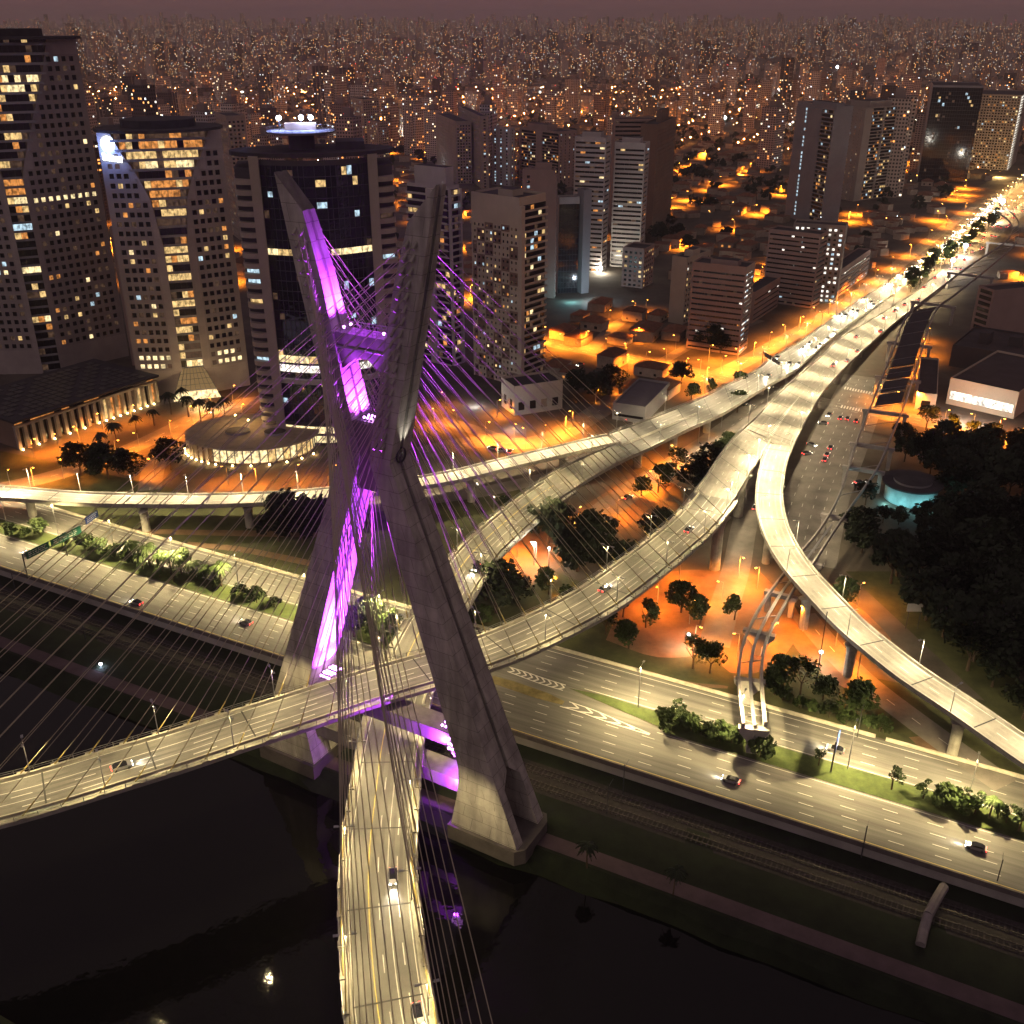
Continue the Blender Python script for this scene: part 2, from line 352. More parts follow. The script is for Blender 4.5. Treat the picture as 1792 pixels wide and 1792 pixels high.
for side in (1, -1):
    rings = []
    for z in (-0.5, 8, 12.5, 15.5, 18, 40, 62, 78, 84, 90, 105, 120, 136):
        o, w, e = leg_o(z), leg_w(z), leg_d(z) / 2
        low = max(0.0, min(1.0, (15.5 - z) / 3.0))
        g = lerp(0.55, 3.4, low); h = lerp(0.7, 6.5, low); gi = 0.5; hi = 0.55
        zi = z - 4.6 if z == 136 else z; zo = z + 2 if z == 136 else z
        r = [(o, -e, zo), (o, -g, zo), (o - h, -g, zo), (o - h, g, zo), (o, g, zo), (o, e, zo), (o - w, e, zi), (o - w, gi, zi), (o - w + hi, gi, zi), (o - w + hi, -gi, zi), (o - w, -gi, zi), (o - w, -e, zi)]
        if low == 0 and z <= 15.5: pass
        rings.append([PP(side * a, b, zz) for a, b, zz in r])
    mb = MB(); sweep_uv(mb, rings, PYL)
    leg = mb.build('pylon_leg', bridge, PC)
    # stainless inspection rail running up the groove on the outer face
    mb = MB()
    for z0, z1 in ((16, 30), (30, 46), (46, 62), (62, 80), (88, 105), (105, 122), (122, 136)):
        mb.tube(PP(side * (leg_o(z0) - 0.35), 0.3, z0), PP(side * (leg_o(z1) - 0.35), 0.3, z1), 0.16, STEEL)
        mb.tube(PP(side * (leg_o(z0) - 0.35), -0.3, z0), PP(side * (leg_o(z1) - 0.35), -0.3, z1), 0.10, STEEL)
    mb.build('inspection_rail', leg, PC)
    mb = MB(); e = PP(side * 6.7, 0, 85)
    ring = []
    for k in range(20):
        a = 2 * PI * k / 20
        c0 = e + PN * math.cos(a) * 1.5 + Vector((0, 0, 1.5 * math.sin(a))); a2 = 2 * PI * (k + 1) / 20
        c1 = e + PN * math.cos(a2) * 1.5 + Vector((0, 0, 1.5 * math.sin(a2)))
        mb.tube(c0, c1, 0.22, DSTEEL)
        if k < 14: mb.tube(e + (c0 - e) * (0.55 - 0.03 * k) + PU * side * 0.2, e + (c1 - e) * (0.55 - 0.03 * (k + 1)) + PU * side * 0.2, 0.14, STEEL)
    mb.build('emblem_ring', leg, PC)
    # anchor sockets of the stays, two files on the front and back face
    mb = MB()
    for i in range(18):
        z = 88 + 2.35 * i; o, w, e = leg_o(z), leg_w(z), leg_d(z) / 2
        for fb in (1, -1):
            for q in (-1, 1):
                c = PP(side * (o - w / 2 - 0.4 + q * 0.9), fb * (e + 0.05), z); d = (PN * fb * 0.9 + Vector((0, 0, -0.75)))
                mb.tube(c - d * 0.5, c + d * 1.2, 0.34, DECKC, n=6)
    mb.build('anchor_socket', leg, PC, kind='stuff')
    # plinth and pile cap
    mb = MB()
    mb.prism([tuple(PP(side * a, b, 0).xy) for a, b in ((19.5, 7.0), (37.0, 7.0), (38.8, 5), (38.8, -5), (37.4, -7.4), (19.5, -7.4))], -4.2, -0.3, mat('weathered_concrete', (0.10, 0.088, 0.085), 0.9, 0.3, 0.2))
    mb.build('pile_cap', bridge, PC)
mb = MB()
for b0 in (1.9, -1.9):
    c = PP(0, b0, 0); mb.box((c.x, c.y, 77), 5.2, 2.4, 13.5, PYL, math.atan2(PU.y, PU.x))
c = PP(0, 0, 0); mb.box((c.x, c.y, 90.5), 6.5, 6.2, 1.0, PYL, math.atan2(PU.y, PU.x))
mb.build('pylon_joint', bridge, PC)
RZ = math.atan2(PU.y, PU.x)
def beam(z, h, L, d):
    mb = MB(); c = PP(0, 0, 0); mb.box((c.x, c.y, z), L, d, h, PYL, RZ)
    for sd in (1, -1):   # haunches against the legs
        for f in (0.5, -0.5):
            q = [PP(sd * L / 2, f * d * 0.98, z + 0.02), PP(sd * (L / 2 - 5), f * d * 0.98, z + 0.02), PP(sd * L / 2, f * d * 0.98, z - 3.6)]
            mb.face(q, PYL)
        mb.face([PP(sd * (L / 2 - 5), d * 0.49, z + 0.02), PP(sd * (L / 2 - 5), -d * 0.49, z + 0.02), PP(sd * L / 2 , -d * 0.49, z - 3.6), PP(sd * L / 2, d * 0.49, z - 3.6)], PYL)
    return mb.build('cross_beam', bridge, PC)
beam(18.0, 3.6, 42.5, 5.5); beam(6.0, 3.5, 50.5, 5.5)
b3 = beam(104.5, 4.6, 12.6, 4.2)
mb = MB()
for f in (2.15, -2.15):
    for k in range(13):
        a = -6 + k; mb.tube(PP(a, f, 109.1), PP(a, f, 110.3), 0.06, STEEL, n=4)
    mb.tube(PP(-6, f, 110.3), PP(6, f, 110.3), 0.07, STEEL, n=4); mb.tube(PP(-6, f, 109.7), PP(6, f, 109.7), 0.05, STEEL, n=4)
    mb.tube(PP(-6, f, 106.2), PP(6, f, 106.2), 0.28, STEEL, n=6)
mb.build('walkway_rail', b3, PC)
mb = MB(); c = PP(0, 0, 0); mb.box((c.x, c.y, 91.5), 4.2, 5.0, 0.25, STEEL, RZ); mb.build('maintenance_platform', bridge, PC)
# ---- decks
Apx = [(0,1362,24),(100,1335,24),(200,1305,24),(300,1276,24),(400,1243,24),(500,1213,24),(590,1183,24),(650,1165,24),(720,1146,24),(830,1113,24),(900,1084,24),(1000,1035,24),(1080,980,23.6),(1124,948,23.1),(1169,912,22.4),(1196,885,21.8),(1214,863,21.2)]
Afar = [Vector((-205, 152, 22)), Vector((-180, 150, 22.8)), Vector((-155, 150.5, 23.5)), Vector((-130, 155, 24))] + [S(*p) for p in Apx]
Ac = Path.centre(Afar, 15.0, 4.0, 2)
PA = Path.centre(Ac.R, 15.0, 4.0, 1)
Bpx = [(598,1790),(590,1650),(588,1560),(594,1480),(607,1400),(625,1290),(650,1205),(674,1144),(700,1095),(722,1062),(787,970),(829,930),(874,892)]
Bl = [Vector((26, 16, 10)), Vector((10, 36, 11)), Vector((-4, 58, 11.7)), Vector((-15, 78, 12)), Vector((-23, 98, 12))] + [S(x, y, 12) for x, y in Bpx] + [S(923,856,11.4), S(944,843,11.2)]
Bc = Path.centre(Bl, 16.0, 4.0, 2)
PB = Path.centre(Bc.R, 15.6, 4.0, 2)
# the decks as built: girder, paving, kerb walls, railings, anchor brackets
def stayed_deck(P, nm, asph):
    mb = MB(); P.slab(mb, DECKC, 2.3, 0.9, 0.12); d = mb.build('deck_girder', bridge, PC)
    mb = MB(); P.strip(mb, 1.75, -1.75, 0.03, asph); mb.build('carriageway', d, PC)
    mb = MB()
    for f0 in (0.19, 0.30, 0.43, 0.54, 0.68, 0.79): P.strip(mb, f0 - 0.022, f0 + 0.022, 0.036, TYRE, frac=True)
    mb.build('tyre_track', d, PC, kind='stuff')
    mb = MB()
    for s in range(9, int(P.s[-1]) - 2, 21):
        a, b2, c, e = P.pos(s, off=1.8, dz=0.052), P.pos(s, off=-1.8, dz=0.052), P.pos(s + 0.35, off=-1.8, dz=0.052), P.pos(s + 0.35, off=1.8, dz=0.052); mb.face([a, b2, c, e], JOINT)
    mb.build('expansion_joint', d, PC, kind='stuff')
    mb = MB()
    for f0 in (0.135, 0.865): P.strip(mb, f0 - 0.005, f0 + 0.005, 0.045, PAINT, frac=True)
    P.strip(mb, 0.372, 0.383, 0.045, YPAINT if nm == 'lower' else PAINT, frac=True)  # solid lane lines from here also imitate headlight streaks in paint
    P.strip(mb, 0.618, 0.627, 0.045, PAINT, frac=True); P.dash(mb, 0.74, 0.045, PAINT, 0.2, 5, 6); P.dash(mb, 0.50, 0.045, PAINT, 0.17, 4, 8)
    mb.build('lane_marking', d, PC)
    for w in ((1.4, 1.75), (-1.4, -1.75)): mb = MB(); P.bar(mb, w[0], w[1], 0.004, 0.85, DECKC); mb.build('kerb_wall', d, PC)
    for w in (0.12, -0.12): mb = MB(); P.rail(mb, w, STEEL, 1.1, 0, 1); mb.build('railing', d, PC)
    return d
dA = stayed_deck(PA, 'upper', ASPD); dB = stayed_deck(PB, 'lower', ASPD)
def nearest_s(P, q):
    return min(range(P.n), key=lambda i: (P.mid[i].xy - q.xy).length)
cables = []; br = []
def fan(P, d, side, sgn, fb):
    """18 pairs of stays from one arm to one half of a deck"""
    s0 = P.s[nearest_s(P, PC)]
    for i in range(18):
        s = s0 + sgn * (17 + 6.9 * i)
        if s < 1 or s > P.s[-1] - 1: continue
        z = 88 + 2.35 * i; o, w, e = leg_o(z), leg_w(z), leg_d(z) / 2
        for q, off in ((-1, 0.62), (1, -0.62)):
            top = PP(side * (o - w / 2 - 0.4 + q * 0.9), fb * (e + 0.05), z)
            bot = P.pos(s, off=off, dz=0.3); dv = (top - bot).normalized()
            mb = MB(); mb.tube(bot, top, 0.085, CABLE, n=5, cap=False)
            mb.tube(bot - dv * 0.9, bot + dv * 4.0, 0.14, YPIPE, n=6)
            cables.append((bot.y, mb))
            # bracket on the deck edge
            b = MB(); br.append((bot.y if bot.y > 100 else 900, b, d)); h = P.head(s); mbz = P.pos(s, off=off * 0.75)
            b.box((mbz.x, mbz.y, mbz.z - 0.55), 1.5, 1.2, 0.85, DECKC, h)
YPIPE = mat('anchor_pipe', (0.42, 0.33, 0.12), 0.5, 0.15, 0.6)
fan(PA, dA, 1, -1, 1); fan(PA, dA, 1, 1, -1)
fan(PB, dB, -1, -1, 1); fan(PB, dB, -1, 1, -1)
br.sort(key=lambda t: t[0])
for _, b, d in br[:100]: b.build('anchor_bracket', d, PC)
for dd in (dA, dB):
    b = MB()
    for _, q, d in br[100:]:
        if d is dd: b.raw(q.v, q.f, DECKC)
    if b.v: b.build('anchor_bracket', dd, PC, kind='stuff')
cables.sort(key=lambda t: t[0])
# the ones that show largest as parts, the rest together
vis = [c for c in cables if c[0] > 105]; rest = [c for c in cables if c[0] <= 105]
vis, more = vis[:100], vis[100:]
for _, mb in vis: mb.build('stay_cable', bridge, PC)
rb = MB()
for _, mb in rest + more:
    k = len(rb.v); rb.v += mb.v
    for f, i in zip(mb.f, mb.mi): rb.f.append(tuple(a + k for a in f)); rb.mi.append(rb._m(mb.m[i])); rb.uv.append(None)
if rb.v: rb.build('stay_cable', bridge, PC, kind='stuff')
# ---- purple floodlights on the beams
PURP = (0.46, 0.045, 1.0)
PBULB = bulb('purple_lamp', (0.75, 0.28, 1.0), 14)
def spot(name, loc, aim, energy, col, angle, blend=0.5, r=0.3, parent=None):
    ld = bpy.data.lights.new(name, 'SPOT'); ld.energy = energy; ld.color = col; ld.spot_size = math.radians(angle); ld.spot_blend = blend; ld.shadow_soft_size = r
    o = bpy.data.objects.new(name, ld); C.objects.link(o)
    o.rotation_euler = (Vector(aim) - Vector(loc)).to_track_quat('-Z', 'Y').to_euler()
    if parent is not None: o.parent = parent; o.location = Vector(loc) - parent.location
    else: o.location = loc
    return o
def floods(pts, r=0.28):
    for p in pts:
        mb = MB(); mb.ball(p, r, PBULB, 8, 5); mb.tube(Vector(p) - Vector((0, 0, r * 2.2)), Vector(p) - Vector((0, 0, r * 0.9)), r * 0.5, DSTEEL)
        mb.build('floodlight', bridge, PC)
floods([PP(-18.4 + 0.75 * i, b, 24.2 + 0.3 * (j % 2)) for i in range(4) for j, b in enumerate((2.2, 1.1, 0.0, -1.1, -2.2))], 0.32)
floods([PP(16.5 - 1.0 * i, b, 22.4) for i in range(2) for b in (1.7, 0.3, -1.2)], 0.3)
floods([PP(20 - 0.9 * i, 3.3, 18.2 + 1.3 * j) for i in range(3) for j in range(3)], 0.36)
floods([PP(23.4 - 0.9 * i, 3.3, 9.0) for i in range(3)], 0.36)
floods([PP(-0.6 + 0.9 * i, b, 92.3) for i in range(3) for b in (1.8, 0.4)], 0.26)
floods([PP(a, b, 110.0) for a in (-4.6, 5.0) for b in (1.2, -1.0)], 0.30)
K = 1000
for b in (1.6, -1.8):
    spot('purple_flood', PP(-16.6, b, 24.9), PP(-18.4, b * 0.8, 32), 60 * K, PURP, 100, 0.8, 0.5, bridge)
    spot('purple_flood', PP(-16.2, b, 24.9), PP(-11.5, b, 52), 1000 * K, PURP, 44, 0.8, 0.5, bridge)
    spot('purple_flood', PP(-15.8, b, 24.9), PP(-4.5, b, 76), 1900 * K, PURP, 28, 0.8, 0.5, bridge)
    spot('purple_flood', PP(14.5, b, 24), PP(17, b * 0.8, 40), 200 * K, PURP, 75, 0.8, 0.5, bridge)
    spot('purple_flood', PP(0.9, b, 92.2), PP(-4.8, b * 0.6, 98), 70 * K, PURP, 95, 0.8, 0.3, bridge)
    spot('purple_flood', PP(-0.9, b, 92.2), PP(4.8, b * 0.6, 98), 8 * K, PURP, 100, 0.8, 0.3, bridge)
    spot('purple_flood', PP(-3.6, b, 110.2), PP(-9.5, b * 0.6, 122), 88 * K, PURP, 80, 0.8, 0.3, bridge)
    spot('purple_flood', PP(3.6, b, 110.2), PP(9.5, b * 0.6, 122), 30 * K, PURP, 80, 0.8, 0.3, bridge)
spot('purple_flood', PP(18, 4.0, 19.0), PP(8, 1.0, 24.5), 60 * K, PURP, 120, 0.9, 0.4, bridge)
spot('purple_flood', PP(19, 4.0, 17.5), PP(24, 0.5, 9), 50 * K, PURP, 120, 0.9, 0.4, bridge)
spot('purple_flood', PP(21, 4.0, 9.8), PP(14, 1.0, 8), 40 * K, PURP, 130, 0.9, 0.4, bridge)
spot('purple_flood', PP(0, 0, 117), PP(0, 0, 108), 14 * K, PURP, 90, 0.9, 0.4, bridge)
spot('purple_flood', PP(0, 6, 100), PP(0, 1, 107), 10 * K, PURP, 100, 0.9, 0.4, bridge)
spot('white_flood', PP(7.9, 0, 86.5), PP(9.6, 0, 100), 4 * K, (1, 0.92, 0.75), 60, 0.8, 0.2, bridge)
spot('white_flood', PP(30, 14, 13), PP(25, 4.2, 5.0), 2.6 * K, (1, 0.80, 0.40), 130, 0.9, 0.3, bridge)
# ================================================================ terrain, river, roads
ES = Vector((0.891, -0.454, 0)); ET = Vector((0.454, 0.891, 0))     # along and across the riverside expressway
def ST(s, t, z=0.0): p = ES * s + ET * t; return Vector((p.x, p.y, z))
def rowgrid(mb, ss, ts, zf, m):
    vs = []
    for t in ts:
        for s in ss:
            p = ST(s, t); vs.append((p.x, p.y, zf(p.x, p.y)))
    n = len(ss); fs = [(j * n + i, j * n + i + 1, (j + 1) * n + i + 1, (j + 1) * n + i) for j in range(len(ts) - 1) for i in range(n - 1)]
    mb.raw(vs, fs, m)
CITYG = mat('city_ground', (0.085, 0.072, 0.058), 0.95, 0.55, 0.035, coord='World')
mb = MB(); rowgrid(mb, [-16000 + 500 * i for i in range(53)], [186.8, 400, 800, 1400, 2000, 2600] + [3000 + 500 * i for i in range(32)], gz, CITYG); struct('ground', mb)
mb = MB()
q = [ST(-2500, 186.8, 0), ST(2500, 186.8, 0), ST(2500, 186.6, -3), ST(-2500, 186.6, -3)]; mb.face(q, CONC)
tag(mb.build('retaining_wall'), 'long dark retaining wall holding the riverside expressway above the railway', 'wall')
mb = MB()
SS = [-2500 + 10 * i for i in range(501)]
rnd = random.Random(5)
jit = {}
def bankz(x, y): return 0
vs = []
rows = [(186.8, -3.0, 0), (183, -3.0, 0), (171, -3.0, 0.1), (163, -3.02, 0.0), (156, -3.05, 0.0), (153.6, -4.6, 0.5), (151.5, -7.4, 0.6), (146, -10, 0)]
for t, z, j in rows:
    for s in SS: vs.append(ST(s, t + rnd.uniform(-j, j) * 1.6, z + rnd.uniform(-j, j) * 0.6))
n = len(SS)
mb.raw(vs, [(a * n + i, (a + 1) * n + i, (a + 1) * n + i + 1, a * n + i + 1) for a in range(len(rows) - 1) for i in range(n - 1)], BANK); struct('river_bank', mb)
WATER = mat('river_water', (0.003, 0.003, 0.0035), 0.05, 0.0, spec=0.5); WATER.node_tree.nodes['Principled BSDF'].inputs['IOR'].default_value = 1.33
_n = WATER.node_tree.nodes; _l = WATER.node_tree.links
_t = _n.new('ShaderNodeTexNoise'); _t.inputs['Scale'].default_value = 0.35; _t.inputs['Detail'].default_value = 2
_b = _n.new('ShaderNodeBump'); _b.inputs['Strength'].default_value = 0.05; _b.inputs['Distance'].default_value = 1.0
_g = _n.new('ShaderNodeNewGeometry'); _l.new(_g.outputs['Position'], _t.inputs['Vector']); _l.new(_t.outputs[0], _b.inputs['Height']); _l.new(_b.outputs[0], _n['Principled BSDF'].inputs['Normal'])
mb = MB(); flat(mb, [ST(-2500, -900), ST(2500, -900), ST(2500, 153), ST(-2500, 153)], -7.0, WATER); struct('water', mb)
mb = MB(); flat(mb, [ST(-800, 156.8), ST(800, 156.8), ST(800, 161.0), ST(-800, 161.0)], -2.98, TRACK); struct('path', mb)
mb = MB(); rowgrid(mb, [-2500 + 100 * i for i in range(51)], [-900, 40, 66, 72, 76], lambda x, y: {0: -1, 1: -1, 2: -1.5, 3: -5, 4: -9}[[-900, 40, 66, 72, 76].index(min([-900, 40, 66, 72, 76], key=lambda t: abs(t - (x * ET.x + y * ET.y))))], BANK); struct('near_bank', mb)
mb = MB(); flat(mb, [ST(-800, 172.2), ST(800, 172.2), ST(800, 182.0), ST(-800, 182.0)], -2.975, BALL); struct('track_bed', mb)
for t in (174.7, 179.3):
    o = thing('railway_track', 'steel railway track on dark ballast, the one nearer the %s' % ('river' if t < 176 else 'expressway wall'), 'railway track', ST(0, t, -2.97), 'railway tracks along the river')
    mb = MB()
    for r in (-0.8, 0.8):
        p = [ST(-600, t + r - 0.05, 0), ST(600, t + r - 0.05, 0), ST(600, t + r + 0.05, 0), ST(-600, t + r + 0.05, 0)]; mb.prism([tuple(a.xy) for a in p], -2.78, -2.6, mat('rail_steel', (0.10, 0.09, 0.09), 0.4, 0.2, 0.5, metal=0.6))
    mb.build('rail', o, o.location)
    mb = MB()
    for k in range(500):
        c = ST(-300 + 1.2 * k, t); mb.box((c.x, c.y, -2.96), 0.35, 2.7, 0.16, mat('sleeper_concrete', (0.06, 0.052, 0.05), 0.9, 0.3, 0.6), math.atan2(ES.y, ES.x))
    mb.build('sleeper', o, o.location, kind='stuff')
# ---- expressway
mb = MB()
for t0, t1, z in ((187.1, 204.0, 0.045), (211.6, 226.0, 0.045)): mb.face([ST(-900, t0, z), ST(900, t0, z), ST(900, t1, z), ST(-900, t1, z)], EXPR)
flat(mb, [ST(-145, 203.9), ST(-58, 203.9), ST(-88, 211.7), ST(-145, 211.7)], 0.045, EXPR)
struct('road', mb)
mb = MB()
def dashes(t, s0, s1, ln=3.4, gap=6.4, w=0.16, m=PAINT, z=0.06):
    s = s0 + (t * 7.3) % 5
    while s < s1:
        mb.face([ST(s, t - w / 2, z), ST(s + ln, t - w / 2, z), ST(s + ln, t + w / 2, z), ST(s, t + w / 2, z)], m); s += ln + gap
def line(t, s0, s1, w=0.2, m=PAINT, z=0.06): mb.face([ST(s0, t - w / 2, z), ST(s1, t - w / 2, z), ST(s1, t + w / 2, z), ST(s0, t + w / 2, z)], m)
for t in (190.4, 193.7, 197.0, 200.3): dashes(t, -420, 420)
for t in (215.0, 218.4, 221.8): dashes(t, -420, 420)
line(187.7, -420, 420, 0.18, YPAINT); line(203.2, -420, -138, 0.18); line(203.2, -62, 420, 0.18); line(212.2, -420, -140, 0.18); line(212.2, -86, 420, 0.18); line(224.6, -420, 420, 0.2)
def chevrons(up, lo, n, z=0.062):
    """hatched gore between two drawn edges"""
    U = crom([S(*p, z) for p in up], n * 4 + 1); L = crom([S(*p, z) for p in lo], n * 4 + 1)
    for E in (U, L):
        for a, b in zip(E, E[1:]):
            d = (b - a).normalized(); k = Vector((-d.y, d.x, 0)) * 0.16; mb.face([a - k, b - k, b + k, a + k], PAINT)
    for i in range(n):
        j = i * 4 + 1; a, b = U[j], L[j]; tip = (U[min(len(U) - 1, j + 3)] + L[min(len(L) - 1, j + 3)]) / 2
        for e in (a, b):
            d = (tip - e).normalized(); k = Vector((-d.y, d.x, 0)) * 0.22; mb.face([e - k, tip - k, tip + k, e + k], PAINT)
chevrons([(891,1167), (920,1176), (952,1187), (990,1199)], [(888,1175), (912,1184), (945,1196), (985,1208)], 9)
chevrons([(996,1228), (1040,1243), (1085,1262), (1138,1284)], [(980,1236), (1015,1246), (1060,1262), (1136,1286)], 6)
struct('road_marking', mb)
mb = MB()
def island(pts, m, h=0.14, kerb=PAVE):
    w = [S(*p, 0) for p in pts]; mb.prism([tuple(p.xy) for p in w], 0.01, h, kerb, m, bottom=False)
mb.prism([tuple(ST(*a).xy) for a in ((-420, 203.9), (-140, 203.9), (-146, 211.5), (-420, 211.5))], 0.01, 0.14, PAVE, GRASS, bottom=False)
mb.prism([tuple(ST(*a).xy) for a in ((-60, 203.9), (600, 203.9), (600, 211.6), (-66, 211.6))], 0.012, 0.141, PAVE, GRASS, bottom=False)
island([(996,1205), (1063,1219), (1141,1244), (1175,1254), (1180,1282), (1155,1273), (1085,1244), (1035,1222)], GRASS, 0.15)
island([(862,1183), (900,1193), (960,1214), (988,1228), (984,1234), (940,1223), (864,1197)], DRYG, 0.13)
struct('median', mb)
mb = MB()
for a, b in ((-420, -12), (-9.5, 300)): mb.prism([tuple(ST(*q).xy) for q in ((a, 226.15), (b, 226.15), (b, 226.75), (a, 226.75))], 0, 0.85, mat('barrier_concrete', (0.5, 0.47, 0.38), 0.8, 0.25, 0.5))
tag(mb.build('road_barrier'), 'pale concrete barrier along the far edge of the expressway', 'barrier')
mb = MB(); mb.prism([tuple(ST(*q).xy) for q in ((-900, 186.3), (900, 186.3), (900, 186.75), (-900, 186.75))], -0.6, 0.75, mat('sooty_concrete', (0.12, 0.105, 0.1), 0.9, 0.3, 0.4))
tag(mb.build('parapet_wall'), 'low dark parapet along the river side of the expressway', 'wall')
# ---- verges, paths and earth beyond the expressway
mb = MB()
flat(mb, [ST(-520, 226.8), ST(300, 226.8), ST(300, 246), ST(78, 262), ST(-52, 250), ST(-120, 268), ST(-160, 290), ST(-252, 262), ST(-520, 250)], 0.012, LAWN)
flat(mb, [S(*p) for p in ((200,905), (560,905), (560,1000), (400,960), (260,925))], 0.018, LAWN)
flat(mb, [S(*p) for p in ((760,880), (960,830), (1000,900), (940,960), (840,1010), (770,980))], 0.02, LAWN)
flat(mb, [S(*p) for p in ((1340,1010), (1480,1140), (1640,1290), (1540,1290), (1380,1240), (1300,1180))], 0.02, LAWN)
flat(mb, [S(*p) for p in ((1480,1000), (1792,1290), (1792,1200), (1560,1000))], 0.02, LAWN)
struct('lawn', mb)
mb = MB()
def earth(pts, z): flat(mb, crom([S(*p) for p in pts] + [S(*pts[0])], 40)[:-1], z, EARTH)
earth([(210,925), (400,928), (560,930), (560,940), (400,938), (210,932)], 0.026)
earth([(330,948), (430,958), (560,985), (560,994), (430,968), (330,955)], 0.027)
earth([(1060,1120), (1100,1040), (1180,1000), (1260,1000), (1330,1010), (1300,1090), (1240,1140), (1150,1150)], 0.028)
earth([(1330,1000), (1400,1080), (1360,1160), (1290,1180), (1260,1150), (1290,1080)], 0.030)
earth([(1380,1060), (1450,1120), (1500,1190), (1470,1200), (1390,1130)], 0.031)
earth([(860,960), (930,930), (990,920), (1000,970), (940,1020), (880,1040)], 0.029)
earth([(1000,900), (1080,850), (1180,800), (1260,760), (1330,710), (1350,730), (1250,800), (1180,850), (1080,930)], 0.032)
earth([(1590,1290), (1640,1290), (1660,1330), (1640,1335)], 0.033)
earth([(1440,1030), (1500,1060), (1560,1120), (1520,1110)], 0.034)
earth([(1000,1150), (1100,1165), (1200,1192), (1270,1200), (1270,1205), (1180,1196), (1080,1170)], 0.035)
struct('bare_earth', mb)
mb = MB(); mk = MB()
def street(pts, w, z=0.05, m=SIDEST, lanes=1, zz=None):
    P = Path.centre([S(p[0], p[1], 0) + Vector((0, 0, gz(0, S(p[0], p[1], 0).y))) for p in pts], w, 6, 2); P.strip(mb, 0, -0.001, z, m)
    for k in range(1, lanes): P.dash(mk, k / lanes, z + 0.02, PAINT, 0.18, 3, 6)
    return P
crossst = street([(1960,812), (1792,775), (1640,742), (1440,706), (1330,675), (1230,655), (1130,634), (1000,607), (930,592), (860,575)], 15, 0.050, lanes=4)
street([(1225,668), (1290,640), (1360,601), (1440,556), (1500,516), (1570,465), (1640,410), (1700,362)], 11, 0.054, lanes=2)
street([(1020,925), (1090,870), (1160,825), (1240,775), (1320,715), (1400,650), (1480,590), (1560,520)], 12, 0.058, lanes=2)
garst = street([(1398,985), (1412,930), (1432,860), (1462,790), (1490,725), (1520,660)], 24, 0.062, lanes=6)
street([(1250,1130), (1268,1060), (1290,990), (1300,930), (1320,860), (1345,800)], 9, 0.066, lanes=1)
street([(1405,1075), (1450,1130), (1510,1192), (1580,1245), (1660,1305), (1760,1375)], 8, 0.070, lanes=2)
street([(1130,545), (1090,560), (1060,585), (1035,612)], 8, 0.046); street([(1330,560), (1220,600), (1160,632)], 7, 0.047)
street([(-40,862), (60,842), (150,815), (230,785), (300,752), (360,722), (420,705), (520,690)], 11, 0.051, lanes=2)
street([(60,768), (150,742), (230,716), (300,700), (345,696)], 8, 0.053)
street([(262,858), (268,820), (285,790), (320,765), (345,735)], 9, 0.055, lanes=2)
street([(740,792), (830,772), (900,778), (960,770), (1010,742), (1060,712), (1090,690)], 13, 0.057, lanes=2)
street([(770,735), (830,752), (900,778)], 9, 0.0585)
for pts in ([(560,905), (700,880), (840,862), (960,835)],): street(pts, 9, 0.0595)
struct('street', mb); struct('street_marking', mk)
# zebra crossings on the street of waiting cars
mb = MB()
for a, b, n in (((1472,714), (1512,722), 9), ((1478,681), (1530,692), 12)):
    A, B = S(*a), S(*b)
    for k in range(n):
        p = A.lerp(B, k / (n - 1)); h = Vector((0.42, 0.9, 0)).normalized(); q = Vector((h.y, -h.x, 0)) * 0.35
        mb.face([(p + q).to_3d() + Vector((0, 0, 0.09)), p - q + Vector((0, 0, 0.09)), p - q + h * 4 + Vector((0, 0, 0.09)), p + q + h * 4 + Vector((0, 0, 0.09))], PAINT)
struct('crossing_marking', mb)
